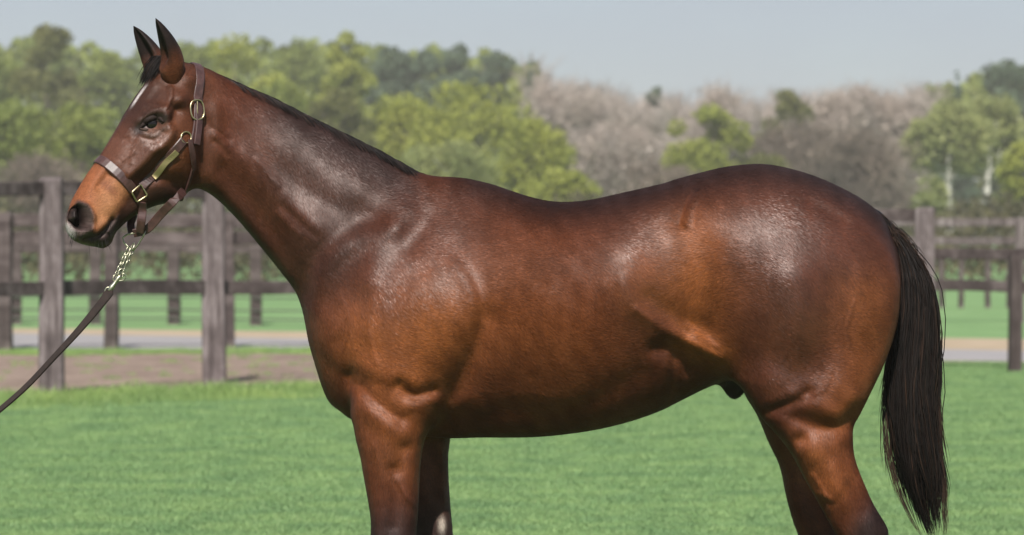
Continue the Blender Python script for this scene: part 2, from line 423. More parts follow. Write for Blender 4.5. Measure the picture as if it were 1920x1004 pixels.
# ---- muscles, bones and folds (photo pixels of the near side; the far side mirrors them)
_rel = rel
def rel(a, s_, *pts): _rel(a * (2.7 if pts[0][0] < 385 else 1.6), s_, *pts)
def pmask(pts, soft, per=4):
    d = poly_sd(catmull([i2r(*q) for q in pts], per), RX, RY); return 1 / (1 + np.exp(-np.clip(d / soft * 2.2, -30, 30)))
def fmask(pts, soft, w_):
    d = poly_sd(np.array([img2rest(x, y, w_) for x, y in pts]), RX, RY); return 1 / (1 + np.exp(-np.clip(d / soft * 2.2, -30, 30)))
def step(amp, soft, *pts):
    global DISP
    DISP = DISP + amp / 1000.0 * pmask(pts, soft)
DISP0 = DISP.copy(); step(16, 13, (600, 520), (650, 455), (740, 425), (805, 440), (868, 500), (893, 570), (885, 640), (856, 700), (828, 762), (800, 748), (770, 738), (740, 726), (690, 702), (640, 690), (600, 650), (585, 580)); DISP = DISP0 + (DISP - DISP0) * smoothstep(440, 610, RY + 0.25 * (RX - 700))
step(9, 24, (1302, 372), (1330, 440), (1338, 560), (1358, 660), (1396, 730), (1440, 772), (1500, 792), (1600, 772), (1655, 680), (1690, 560), (1655, 425), (1520, 352), (1390, 338))
step(-3, 26, (1205, 440), (1270, 420), (1308, 450), (1322, 560), (1332, 635), (1280, 618), (1222, 580), (1192, 510))
step(7, 8, (1445, 775), (1500, 795), (1545, 812), (1590, 800), (1600, 850), (1590, 900), (1560, 935), (1520, 910), (1490, 850), (1462, 812))
# shoulder and chest
rel(3, 80, (760, 570)); rel(4.5, 34, (800, 520), (720, 545)); rel(-2, 12, (735, 560), (770, 520), (800, 505)); rel(2.5, 9, (850, 500), (880, 545), (888, 600)); rel(6, 46, (820, 610), (795, 665)); rel(6, 40, (700, 640), (740, 690))
rel(7, 14, (735, 425), (655, 455), (607, 505), (584, 575)); rel(-7, 16, (700, 415), (630, 440), (585, 490), (566, 540))
rel(6, 18, (760, 400), (720, 450), (690, 520)); rel(-4, 14, (800, 410), (765, 460))
rel(-11, 20, (908, 600), (893, 640), (862, 705), (838, 745), (826, 790)); rel(-2, 30, (870, 470), (905, 530))
rel(-11, 9, (748, 722), (775, 740), (808, 733)); rel(5, 9, (770, 757), (810, 748)); rel(8, 20, (800, 770))
rel(-6, 9, (680, 728), (712, 760), (752, 785)); rel(6, 14, (668, 745), (705, 780), (755, 812)); rel(-6, 9, (655, 706), (662, 720))
rel(5, 26, (600, 640), (622, 700)); rel(-4, 12, (640, 640), (655, 690)); rel(4, 16, (612, 600), (650, 660), (690, 690))
rel(4, 22, (720, 840), (728, 900)); rel(-5, 9, (738, 880), (742, 930), (738, 985)); rel(3, 10, (765, 860), (765, 930)); rel(-3, 8, (758, 840), (750, 880)); rel(2, 3, (743, 895), (760, 925), (775, 945))
# ribs, belly, flank
rel(5, 70, (1010, 560)); rel(8, 36, (1165, 490), (1185, 560)); rel(-6, 42, (1275, 500), (1290, 560)); rel(-5, 30, (1245, 430))
rel(4.5, 13, (1165, 530), (1195, 585), (1250, 622), (1335, 660)); rel(-5, 13, (1215, 560), (1265, 595), (1320, 615)); rel(6, 12, (1300, 640), (1345, 672))
rel(-10, 12, (1225, 655), (1260, 655), (1290, 690)); rel(-4, 6, (1262, 665), (1258, 720), (1252, 760)); rel(3, 8, (1245, 690), (1240, 740)); rel(-5, 18, (860, 790), (960, 770), (1040, 775), (1120, 745), (1200, 700)); rel(2.5, 9, (830, 770), (880, 745), (900, 765))
rel(2.6, 5, (1190, 580), (1235, 612), (1290, 640), (1345, 668)); rel(-2.4, 4, (1235, 632), (1285, 655), (1330, 676)); rel(1.6, 3, (1285, 610), (1310, 632), (1342, 650)); rel(-1.6, 3, (1270, 612), (1300, 638)); rel(1.5, 3, (1300, 655), (1335, 690))
# loin, hip bone, quarter
rel(4.5, 4, (1304, 362), (1292, 390), (1285, 420)); rel(-4, 5, (1294, 366), (1281, 392), (1274, 420)); rel(-4, 14, (1268, 380), (1258, 412)); rel(-4, 20, (1330, 470), (1325, 540), (1338, 620)); rel(5, 30, (1230, 370))
rel(2.5, 75, (1480, 430), (1550, 450)); rel(8, 30, (1482, 530), (1492, 610), (1465, 700)); rel(-1.5, 34, (1400, 560), (1410, 610), (1412, 650)); rel(-2.5, 22, (1562, 540), (1555, 620), (1540, 690))
rel(5, 26, (1625, 520), (1630, 600)); rel(3, 12, (1540, 372), (1595, 402)); rel(-3, 10, (1520, 380), (1580, 415)); rel(8, 26, (1440, 715)); rel(5, 30, (1580, 690), (1575, 745))
# stifle, gaskin
rel(-7, 9, (1440, 768), (1482, 752), (1512, 738)); rel(4, 8, (1440, 755), (1490, 738)); rel(-10, 15, (1495, 785), (1535, 800), (1575, 800), (1598, 775)); rel(5, 12, (1530, 760), (1570, 778), (1600, 745)); rel(-9, 10, (1500, 822)); rel(7, 18, (1475, 800), (1520, 855)); rel(3, 3.5, (1488, 850), (1505, 890), (1522, 918), (1540, 925), (1558, 935)); rel(2.5, 3, (1525, 890), (1545, 925)); rel(-5, 12, (1590, 840), (1600, 900), (1620, 950)); rel(4, 14, (1560, 880), (1580, 940))
for kx in range(5): rel(1.1, 9, (985 + 45 * kx, 520 + 6 * kx), (975 + 48 * kx, 600), (955 + 52 * kx, 690))
rel(1.4, 3, (700, 560), (690, 620), (705, 680)); rel(1.2, 2.5, (1555, 690), (1540, 730), (1500, 745)); rel(1.2, 2.5, (700, 830), (712, 880), (708, 940)); rel(.4, 3, (930, 745), (990, 735), (1060, 745), (1120, 725)); rel(.8, 2.2, (1480, 640), (1460, 690), (1470, 730)); rel(.8, 2.2, (1600, 560), (1585, 620), (1600, 680)); rel(.9, 2.5, (640, 560), (655, 610), (640, 660)); rel(.4, 3, (860, 720), (905, 735), (950, 728))
# neck
rel(6, 24, (470, 290), (560, 390), (610, 440)); rel(-7, 17, (420, 320), (490, 410), (545, 490), (575, 560)); rel(-6, 18, (430, 240), (520, 320), (610, 385), (660, 400)); rel(4, 14, (395, 330), (450, 400), (500, 460)); rel(5, 22, (560, 270), (640, 330), (720, 380))
rel(-9, 12, (388, 235), (385, 290), (376, 335)); rel(4, 10, (405, 200), (405, 250)); rel(-2.5, 4, (400, 240), (430, 262)); rel(-2, 4, (405, 265), (428, 290)); rel(2, 5, (480, 300), (520, 345)); rel(2.2, 5, (520, 400), (560, 440)); rel(-2.2, 5, (530, 385), (590, 440))
rel(-5, 20, (750, 345), (690, 390))
# head
rel(5, 30, (335, 290), (318, 320)); rel(.8, 2.5, (262, 262), (250, 285), (246, 305)); rel(.7, 2.5, (250, 285), (232, 300)); rel(-0.7, 3, (252, 256), (268, 258), (285, 262)); rel(-1.5, 2.5, (262, 214), (275, 203), (292, 198)); rel(-5, 10, (300, 330), (330, 345)); rel(5, 9, (282, 285), (262, 308), (246, 326)); rel(-6, 10, (305, 300), (285, 328), (262, 340)); rel(-5, 10, (232, 262), (214, 292)); rel(3.5, 8, (218, 300), (240, 255))
rel(7, 9, (258, 222), (275, 209), (295, 204), (312, 213)); rel(6, 9, (312, 228), (318, 250), (300, 275)); rel(-7, 9, (332, 208), (322, 222)); rel(6, 11, (338, 185)); rel(3, 3.5, (320, 165), (318, 185), (310, 200)); rel(-4, 8, (300, 165), (285, 185)); rel(-3, 12, (250, 205), (235, 240)); rel(6, 14, (352, 145))
rel(-5, 9, (278, 234), (292, 228)); rel(1.5, 4, (270, 249), (288, 253), (303, 242)); rel(-1.2, 5, (262, 245), (240, 262))
rel(-17, 9.5, (148, 398), (156, 418)); rel(-8, 6, (138, 410)); rel(6, 5, (162, 385), (173, 405), (171, 428)); rel(4, 7, (134, 395), (140, 385)); rel(3, 8, (158, 432))
rel(-5, 3.5, (160, 448), (185, 442), (203, 425), (212, 412)); rel(3, 7, (180, 434), (195, 420)); rel(4, 8, (195, 452)); rel(-4, 7, (190, 350), (205, 330)); rel(3, 12, (215, 385)); rel(-3, 10, (240, 380), (260, 365))
fine = RNG.normal(size=nv)
co2 = co.copy(); co2[:, 1] += side * DISP * face_out
# ---- coat colour, in rest space
def blob(sig, *pts): return np.exp(-0.5 * (dseg(pts) / sig) ** 2)
def lerp(c, col, a): return c * (1 - a[:, None]) + np.array(col)[None] * a[:, None]
tx, tz = zip(*sorted([img2rest(x, y) for x, y in OUT_BODY[-42:] + OUT_BODY[:2] if y < 515]))
top = RY - np.interp(RX, tx, tz)                                     # pixels below the top line
mid0 = np.abs(co[:, 1])
BAY = (0.070, 0.0190, 0.0076)
C = np.tile(np.array(BAY), (nv, 1))
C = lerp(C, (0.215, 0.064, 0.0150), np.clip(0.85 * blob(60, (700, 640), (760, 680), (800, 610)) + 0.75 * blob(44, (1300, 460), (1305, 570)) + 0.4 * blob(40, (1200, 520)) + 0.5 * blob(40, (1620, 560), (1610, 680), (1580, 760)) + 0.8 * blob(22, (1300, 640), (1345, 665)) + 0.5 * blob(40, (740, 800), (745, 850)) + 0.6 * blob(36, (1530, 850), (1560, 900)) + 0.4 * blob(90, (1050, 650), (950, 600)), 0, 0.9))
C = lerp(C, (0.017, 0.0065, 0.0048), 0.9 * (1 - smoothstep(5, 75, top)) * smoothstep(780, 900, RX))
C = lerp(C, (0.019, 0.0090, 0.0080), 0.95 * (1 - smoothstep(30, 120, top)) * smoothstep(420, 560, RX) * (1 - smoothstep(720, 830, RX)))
C = lerp(C, (0.030, 0.0125, 0.0085), 0.75 * blob(60, (560, 330), (650, 400), (600, 470)))
C = lerp(C, (0.020, 0.0095, 0.0085), smoothstep(890, 1000, RY) * (1 - smoothstep(860, 1000, RX)) * 0.95)
C = lerp(C, (0.014, 0.007, 0.0065), np.clip(smoothstep(0, 1, (RY - 900) / 110 + (RX - 1600) / 70) * smoothstep(820, 880, RY) * (RX > 1300), 0, 0.96))
C = lerp(C, (0.034, 0.012, 0.007), 0.7 * blob(16, (392, 362), (430, 392), (480, 452), (530, 512), (566, 575)) * (RX > 380))  # neck underside: partly darker coat, partly its shading painted into the colour
# head colours
C = lerp(C, (0.082, 0.027, 0.0125), smoothstep(420, 380, RX) if False else 1 - smoothstep(370, 420, RX))
C = lerp(C, (0.036, 0.0135, 0.008), 0.8 * blob(20, (285, 170), (262, 205)) + 0.0)
C = lerp(C, (0.125, 0.041, 0.014), 0.7 * blob(22, (335, 300), (330, 250)))
C = lerp(C, (0.13, 0.050, 0.030), 0.6 * blob(16, (215, 270), (235, 290)) )
TANP = [(166, 298), (190, 308), (215, 328), (240, 350), (248, 364), (238, 378), (226, 393), (215, 408), (203, 418), (190, 432), (172, 435), (150, 420), (126, 404), (122, 390), (136, 352), (150, 322)]
DARKP = [(126, 404), (132, 394), (141, 384), (146, 376), (154, 377), (167, 387), (174, 403), (175, 419), (173, 433), (182, 437), (190, 435), (203, 421), (214, 411), (224, 402), (222, 420), (213, 443), (204, 458), (190, 468), (176, 468), (158, 462), (146, 452), (138, 440), (133, 427), (129, 415)]
PIT = [(136, 400), (142, 390), (150, 384), (158, 390), (163, 404), (164, 420), (158, 430), (148, 428), (140, 416)]
C = lerp(C, (0.27, 0.092, 0.038), 0.9 * pmask(TANP, 9))
C = lerp(C, (0.34, 0.155, 0.068), 0.9 * blob(17, (205, 370), (224, 356), (195, 405), (200, 390)) * pmask(TANP, 5))
C = lerp(C, (0.17, 0.06, 0.03), 0.7 * blob(6, (200, 345), (215, 360)) * pmask(TANP, 5))
C = lerp(C, (0.040, 0.017, 0.010), 0.95 * pmask([(222, 398), (238, 380), (252, 362), (290, 350), (330, 345), (350, 352), (330, 385), (290, 392), (250, 412), (222, 440), (205, 440)], 7))  # dark chin and jaw hair, with shadow of the down-facing side painted in
C = lerp(C, (0.030, 0.020, 0.019), 0.97 * pmask(DARKP, 2.5))
C = lerp(C, (0.075, 0.052, 0.050), 0.8 * blob(3.5, (150, 381), (162, 388), (169, 402), (170, 420)) + 0.8 * blob(5, (151, 434), (160, 436)) + .5 * blob(4, (180, 443), (196, 436)))
C = lerp(C, (0.004, 0.003, 0.003), 0.95 * pmask(PIT, 2.5))
DISP = DISP - 0.020 * pmask(PIT, 4); co2[:, 1] += side * (-0.020 * pmask(PIT, 4) + 0.004 * (pmask(DARKP, 3) - pmask(PIT, 3)) * (RY < 436 + 0 * RY)) * face_out
C = lerp(C, (0.13, 0.095, 0.05), 0.6 * blob(4, (140, 451), (158, 459), (174, 462)))
C = lerp(C, (0.014, 0.009, 0.008), np.clip(1.3 * blob(8, (263, 242), (275, 231), (290, 222), (303, 222)), 0, 0.96))
C = lerp(C, (0.07, 0.036, 0.024), 0.8 * blob(4, (275, 251), (290, 253), (306, 240)))
C = lerp(C, (0.014, 0.007, 0.006), np.clip(1.4 * blob(16, (1372, 728), (1382, 742)), 0, .95) * (mid0 < 0.05))
mid = np.abs(co[:, 1])
C = lerp(C, (0.62, 0.57, 0.56), 0.9 * smoothstep(0.016, 0.006, mid) if False else 0.85 * np.exp(-((co[:, 1] + 0.012) / 0.0095) ** 4) * np.exp(-((RY - 183) / 19) ** 4) * (RX < 330))
C = lerp(C, (0.48, 0.45, 0.44), 0.92 * fmask([(100, 412), (124, 411), (132, 424), (138, 438), (139, 447), (110, 450), (100, 430)], 3, 0.018) * (co[:, 1] < 0.03))
C = lerp(C, (0.42, 0.36, 0.31), np.clip(1.4 * np.exp(-0.5 * ((RX - img2rest(828, 985, -.06)[0]) ** 2 / 18 + (RY - img2rest(828, 985, -.06)[1]) ** 2 / 80)), 0, 0.9) * (co[:, 1] > 0.02) * (nr[:, 1] < 0))
GL = 0.33 + 0.62 * np.clip(blob(80, (1480, 420), (1580, 440)) + 1.1 * blob(40, (1490, 560), (1470, 690)) + blob(70, (800, 500), (700, 560)) + 0.45 * blob(70, (640, 340), (540, 330)) + blob(45, (1190, 480), (1200, 550)) + .6 * blob(40, (720, 840)) + .8 * blob(30, (1520, 850)) + .5 * blob(60, (260, 220)) + .6 * blob(14, (285, 280), (255, 315)) + .5 * blob(12, (312, 235), (300, 268)) + .5 * blob(14, (215, 262), (236, 230)), 0, 1.05) - 0.35 * blob(60, (1000, 470), (1080, 480), (1100, 600), (980, 600)) - 0.3 * blob(40, (180, 360)) - 0.25 * (1 - smoothstep(0, 60, top)) * (RX > 780)
_nz = np.zeros(nv); _rg = np.random.default_rng(11)
for _ in range(26):                                                  # uneven, faintly dappled coat
    wl = _rg.uniform(28, 130); an = _rg.uniform(0, 6.28); _nz += np.sin((RX * math.cos(an) + RY * math.sin(an)) * 6.283 / wl + _rg.uniform(0, 6.28) + 1.3 * np.sin(RX / 71.0 + _rg.uniform(0, 6)))
_nz /= 3.6; C = C * (1 + 0.10 * np.clip(_nz, -1.6, 1.6) * (RX > 400))[:, None]
GL = GL + 0.09 * np.clip(_nz, -1.5, 1.5) * (RX > 400)
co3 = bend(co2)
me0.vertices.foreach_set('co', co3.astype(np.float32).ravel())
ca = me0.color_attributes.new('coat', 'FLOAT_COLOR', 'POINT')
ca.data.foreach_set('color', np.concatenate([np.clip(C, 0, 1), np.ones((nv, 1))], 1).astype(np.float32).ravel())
rp = me0.attributes.new('rest', 'FLOAT_VECTOR', 'POINT'); rp.data.foreach_set('vector', co.astype(np.float32).ravel())
me0.update()

ga = me0.attributes.new('gloss', 'FLOAT', 'POINT'); ga.data.foreach_set('value', np.clip(GL, 0, 1).astype(np.float32))
M_coat = mat('horse_coat', rough=0.42, spec=0.5); b = bsdf(M_coat)
at = N(M_coat, 'ShaderNodeAttribute', attribute_name='coat')
ar = N(M_coat, 'ShaderNodeAttribute', attribute_name='rest')
def rnoise(scale, st, detail=3):
    mp = N(M_coat, 'ShaderNodeMapping'); mp.inputs['Scale'].default_value = st; mp.inputs['Rotation'].default_value = (0, 0.5, 0)
    n = N(M_coat, 'ShaderNodeTexNoise'); n.inputs['Scale'].default_value = scale; n.inputs['Detail'].default_value = detail
    L(M_coat, ar.outputs['Vector'], mp.inputs[0]); L(M_coat, mp.outputs[0], n.inputs['Vector']); return n
hairn = rnoise(260, (0.45, 1, 1.1), 3); clump = rnoise(75, (0.5, 1, 1.1), 4); mid_n = rnoise(20, (0.8, 1, 1.1), 4)
ag = N(M_coat, 'ShaderNodeAttribute', attribute_name='gloss')
def mulramp(prev, src, stops):
    q = N(M_coat, 'ShaderNodeMixRGB', blend_type='MULTIPLY'); q.inputs[0].default_value = 1.0; r_ = ramp(M_coat, src, stops); L(M_coat, prev, q.inputs[1]); L(M_coat, r_.outputs[0], q.inputs[2]); return q.outputs[0]
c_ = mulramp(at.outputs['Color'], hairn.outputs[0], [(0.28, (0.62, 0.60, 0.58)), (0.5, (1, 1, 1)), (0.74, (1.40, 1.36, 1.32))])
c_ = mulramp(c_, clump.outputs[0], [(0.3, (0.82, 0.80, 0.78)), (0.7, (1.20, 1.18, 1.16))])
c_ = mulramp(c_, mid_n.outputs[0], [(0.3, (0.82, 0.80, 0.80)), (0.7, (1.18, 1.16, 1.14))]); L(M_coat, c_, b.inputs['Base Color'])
b1 = bump(M_coat, mid_n.outputs[0], 0.05, 0.004); b15 = bump(M_coat, clump.outputs[0], 0.08, 0.002, b1); b2 = bump(M_coat, hairn.outputs[0], 0.5, 0.0012, b15); L(M_coat, b2.outputs[0], b.inputs['Normal'])
rr = N(M_coat, 'ShaderNodeMapRange'); rr.inputs['To Min'].default_value = 0.62; rr.inputs['To Max'].default_value = 0.42
L(M_coat, ag.outputs['Fac'], rr.inputs['Value']); L(M_coat, rr.outputs[0], b.inputs['Roughness'])
rs_ = N(M_coat, 'ShaderNodeMapRange'); rs_.inputs['To Min'].default_value = 0.16; rs_.inputs['To Max'].default_value = 0.60
L(M_coat, ag.outputs['Fac'], rs_.inputs['Value']); L(M_coat, rs_.outputs[0], b.inputs['Specular IOR Level'])
b.inputs['Specular Tint'].default_value = (1.0, 0.88, 0.84, 1)

horse = empty('bay_horse', (0, 0, 0)); tag(horse, 'glossy dark bay horse standing side-on with its head turned slightly to the viewer', 'horse')
body = link('body', me0, M_coat, horse, smooth=True)

# ---- the coat itself: short hairs lying along the body, one mesh
M_fur = mat('coat_hairs', rough=0.45); bf_ = bsdf(M_fur)
_a = N(M_fur, 'ShaderNodeAttribute', attribute_name='coat'); L(M_fur, _a.outputs['Color'], bf_.inputs['Base Color']); _g = N(M_fur, 'ShaderNodeAttribute', attribute_name='gloss')
_q = N(M_fur, 'ShaderNodeMapRange'); _q.inputs['To Min'].default_value = 0.60; _q.inputs['To Max'].default_value = 0.415; L(M_fur, _g.outputs['Fac'], _q.inputs['Value']); L(M_fur, _q.outputs[0], bf_.inputs['Roughness'])
_q = N(M_fur, 'ShaderNodeMapRange'); _q.inputs['To Min'].default_value = 0.14; _q.inputs['To Max'].default_value = 0.62; L(M_fur, _g.outputs['Fac'], _q.inputs['Value']); L(M_fur, _q.outputs[0], bf_.inputs['Specular IOR Level'])
bf_.inputs['Specular Tint'].default_value = (1.0, 0.89, 0.86, 1)
me0.calc_loop_triangles(); nt_ = len(me0.loop_triangles); TRI = np.empty(nt_ * 3, np.int32); me0.loop_triangles.foreach_get('vertices', TRI); TRI = TRI.reshape(-1, 3)
nr3 = np.empty(nv * 3, np.float32); me0.vertices.foreach_get('normal', nr3); nr3 = nr3.reshape(-1, 3).astype(float)
A_, B_, C_ = co3[TRI[:, 0]], co3[TRI[:, 1]], co3[TRI[:, 2]]; area = 0.5 * np.linalg.norm(np.cross(B_ - A_, C_ - A_), axis=1)
bald = np.clip(pmask(DARKP, 3) * .85 + 1.2 * blob(10, (272, 240), (285, 232), (298, 226)) + 1.2 * pmask(PIT, 3), 0, 1); tri_px = RX[TRI].mean(1)
wt_ = area * (1 - bald[TRI].mean(1)) * np.where(tri_px < 400, 1.9, 1.0) * np.where(RY[TRI].mean(1) > 1030, 0.35, 1.0) * np.where(co3[TRI[:, 0], 1] > 0.06, 0.45, 1.0)
NH = 850000; pick = RNG.choice(nt_, NH, p=wt_ / wt_.sum()); r1, r2 = RNG.random(NH), RNG.random(NH); k_ = r1 + r2 > 1; r1[k_] = 1 - r1[k_]; r2[k_] = 1 - r2[k_]; r0 = 1 - r1 - r2
bl = lambda arr: arr[TRI[pick, 0]] * r0[:, None] + arr[TRI[pick, 1]] * r1[:, None] + arr[TRI[pick, 2]] * r2[:, None]
HP, HN, HC = bl(co3), bl(nr3), bl(C); HN /= np.linalg.norm(HN, axis=1, keepdims=True); hx, hy = RX[TRI[pick, 0]], RY[TRI[pick, 0]]; HG = np.clip(GL, 0, 1)[TRI[pick, 0]]
# lie of the hair
FL = np.tile(np.array([0.86, 0.0, -0.5]), (NH, 1))
def flow(w_, d): 
    global FL
    FL = FL * (1 - w_[:, None]) + np.array(d)[None] * w_[:, None]
flow(1 - smoothstep(560, 800, hx), (0.62, 0, -0.78)); flow(smoothstep(740, 850, hy), (0.05, 0, -1)); flow(np.exp(-(((hx - 1280) / 70) ** 2 + ((hy - 560) / 90) ** 2)), (0.55, 0, 0.45)); flow(1 - smoothstep(350, 420, hx), (-0.45, -0.15, -0.85))
sw = np.sin(hx / 61.0 + np.sin(hy / 47.0) * 1.7) * 0.30 + RNG.normal(0, 0.16, NH); FL = np.stack([FL[:, 0] * np.cos(sw) - FL[:, 2] * np.sin(sw), FL[:, 1], FL[:, 0] * np.sin(sw) + FL[:, 2] * np.cos(sw)], 1)
FL -= HN * (FL * HN).sum(1, keepdims=True); FL /= np.linalg.norm(FL, axis=1, keepdims=True) + 1e-9
ln_ = np.where(hx < 400, 0.0065, 0.0105) * RNG.uniform(.7, 1.35, NH); lift = RNG.normal(0.09, 0.035, NH); wd_ = np.where(hx < 400, 0.0008, 0.00115)
sd_ = np.cross(HN, FL) + HN * RNG.normal(0, 0.13, NH)[:, None]; sd_ /= np.linalg.norm(sd_, axis=1, keepdims=True)
base_ = HP + HN * 0.0004; tip_ = base_ + FL * ln_[:, None] + HN * (ln_ * np.clip(lift, 0.0, .3))[:, None]
HV = np.stack([base_ - sd_ * wd_[:, None] / 2, base_ + sd_ * wd_[:, None] / 2, tip_], 1).reshape(-1, 3)
fur = np_mesh('coat_hair', HV, np.arange(NH * 3).reshape(-1, 3))
tone_ = np.clip(RNG.normal(1.02, 0.23, NH), 0.4, 1.9)[:, None]
hc_ = np.concatenate([np.clip(HC * tone_, 0, 1), np.ones((NH, 1))], 1)
ca_ = fur.color_attributes.new('coat', 'FLOAT_COLOR', 'POINT'); ca_.data.foreach_set('color', np.repeat(hc_, 3, 0).astype(np.float32).ravel())
ga_ = fur.attributes.new('gloss', 'FLOAT', 'POINT'); ga_.data.foreach_set('value', np.repeat(HG, 3).astype(np.float32))
fo = link('coat_hair', fur, M_fur, horse); fo['kind'] = 'stuff'
# ---- parts of the horse set on the posed body
BV = BVHTree.FromPolygons([tuple(p) for p in co3], [tuple(p.vertices) for p in me0.polygons])
CAMP = Vector((0, -CAMD, CAMH))
def hit(px, py):
    d = (W(px, py, 0) - CAMP).normalized(); h = BV.ray_cast(CAMP, d)
    return (h[0], h[1]) if h[0] is not None else (None, None)
def posed(px_rest, y, py_rest):
    return Vector(bend(np.array([[(px_rest - 960) / PXM, y, CAMH - (py_rest - HOR) / PXM]]))[0])
HPHI = YAW; HLAT = Vector((math.sin(HPHI), -math.cos(HPHI), 0))       # towards the near side of the head
M_leather = mat('brown_leather', (0.055, 0.022, 0.020), 0.42)
_n = noise(M_leather, 60, 5); _r = ramp(M_leather, _n.outputs[0], [(0.3, (0.030, 0.0125, 0.011)), (0.7, (0.070, 0.030, 0.026))]); L(M_leather, _r.outputs[0], bsdf(M_leather).inputs['Base Color'])
L(M_leather, bump(M_leather, noise(M_leather, 400, 3).outputs[0], 0.3, 0.001).outputs[0], bsdf(M_leather).inputs['Normal'])
M_dleather = mat('dark_leather', (0.022, 0.013, 0.010), 0.65, 0, 0.2)
_n = noise(M_dleather, 80, 4); _r = ramp(M_dleather, _n.outputs[0], [(0.3, (0.010, 0.006, 0.005)), (0.7, (0.022, 0.013, 0.010))]); L(M_dleather, _r.outputs[0], bsdf(M_dleather).inputs['Base Color'])
M_brass = mat('brass', (0.72, 0.58, 0.30), 0.34, 1.0)
_n = noise(M_brass, 120, 4); _r = ramp(M_brass, _n.outputs[0], [(0.3, (0.36, 0.30, 0.16)), (0.7, (0.62, 0.54, 0.33))]); L(M_brass, _r.outputs[0], bsdf(M_brass).inputs['Base Color'])
M_chain = mat('dull_chain', (0.40, 0.39, 0.29), 0.38, 1.0)
M_plate = mat('engraved_brass', (0.30, 0.24, 0.12), 0.45, 0.8)
M_engrave = mat('engraving', (0.07, 0.055, 0.03), 0.6, 0.3)
M_hair = mat('black_hair', (0.014, 0.009, 0.0075), 0.5, 0, 0.2)
_hi = N(M_hair, 'ShaderNodeAttribute', attribute_name='tone')
_r = ramp(M_hair, _hi.outputs['Fac'], [(0.0, (0.004, 0.003, 0.0027)), (0.7, (0.011, 0.0068, 0.0055)), (1.0, (0.040, 0.021, 0.013))]); L(M_hair, _r.outputs[0], bsdf(M_hair).inputs['Base Color'])
M_ear = M_coat

def ribbon_mesh(name, P, Nn, width, thick=0.004):
    """solid strap: points P, outward normals Nn, width scalar or list"""
    V_, F_ = [], []; m = len(P)
    for i in range(m):
        t = (P[min(i + 1, m - 1)] - P[max(i - 1, 0)]).normalized(); n = (Nn[i] - t * Nn[i].dot(t)).normalized(); w = t.cross(n).normalized()
        hw = (width[i] if hasattr(width, '__len__') else width) / 2; th = thick / 2
        for a, b in ((-1, -1), (-1, .3), (-.82, 1), (.82, 1), (1, .3), (1, -1)): V_.append(P[i] + w * (a * hw) + n * (b * th))
    for i in range(m - 1):
        for k in range(6): F_.append((i * 6 + k, i * 6 + (k + 1) % 6, (i + 1) * 6 + (k + 1) % 6, (i + 1) * 6 + k))
    F_.append(tuple(range(5, -1, -1))); F_.append(tuple((m - 1) * 6 + k for k in range(6)))
    me = mesh(name, V_, F_); bm = bmesh.new(); bm.from_mesh(me); bmesh.ops.recalc_face_normals(bm, faces=bm.faces); bm.to_mesh(me); bm.free()
    return me
def smooth_pts(P, it=2):
    P = [p.copy() for p in P]
    for _ in range(it): P = [P[0]] + [(P[i - 1] + P[i] * 2 + P[i + 1]) / 4 for i in range(1, len(P) - 1)] + [P[-1]]
    return P
def surf_path(pts, off=0.004, per=6):
    P, Nn = [], []
    for q in catmull(pts, per, closed=False):
        h, n = hit(*q)
        if h is None: continue
        P.append(h + n * off); Nn.append(n)
    return smooth_pts(P), smooth_pts(Nn)

# eyes ------------------------------------------------------------
M_eye = mat('eye', (0.005, 0.0035, 0.003), 0.12, 0, 0.4)
_n = noise(M_eye, 30, 2)
def add_eye(center, r):
    bm = bmesh.new(); bmesh.ops.create_uvsphere(bm, u_segments=24, v_segments=16, radius=r); me = bpy.data.meshes.new('eye'); bm.to_mesh(me); bm.free()
    o = link('eye', me, M_eye, horse, smooth=True); o.location = center; return o
eh, en = hit(285, 232)
EYE_C = eh - en * 0.0125; add_eye(EYE_C, 0.0215)
# mirrored far eye
def mirror_head(p):
    base = Vector((np.interp(0.5, _s, _cx), np.interp(0.5, _s, _cy), 0)); d = (p - base).dot(HLAT); return p - HLAT * (2 * d)
add_eye(mirror_head(EYE_C), 0.0215)
M_lid = mat('eyelid_skin', (0.016, 0.009, 0.007), 0.75, 0, 0.2)
M_lidl = mat('eyelid_lower_skin', (0.040, 0.024, 0.018), 0.75, 0, 0.2)
def lid(pts, rads, out, m):
    P = []
    for q in catmull(pts, 6, closed=False):
        k = W(q[0], q[1], 0) - CAMP; k.normalize()
        # nearest point of the eyeball along the view, pushed out a little
        oc = CAMP - EYE_C; bq = oc.dot(k); disc = bq * bq - (oc.length_squared - (0.0215 + out) ** 2)
        if disc > 0: p = CAMP + k * (-bq - math.sqrt(disc))
        else: h, n = hit(*q); p = h + n * 0.001
        P.append(p)
    rr_ = np.interp(np.linspace(0, 1, len(P)), np.linspace(0, 1, len(rads)), rads)
    v, f = tube_data(smooth_pts(P, 1), list(rr_), 8); return link('eyelid', mesh('eyelid', v, f), m, horse, smooth=True)
lid([(261, 243), (268, 234), (276, 226), (288, 220.5), (299, 221), (307, 229)], [.002, .006, .0085, .0085, .0065, .003], 0.003, M_lid)
lid([(261, 242), (270, 244), (282, 246), (293, 244), (301, 237), (306, 228)], [.002, .004, .0048, .0048, .004, .002], 0.001, M_lidl)

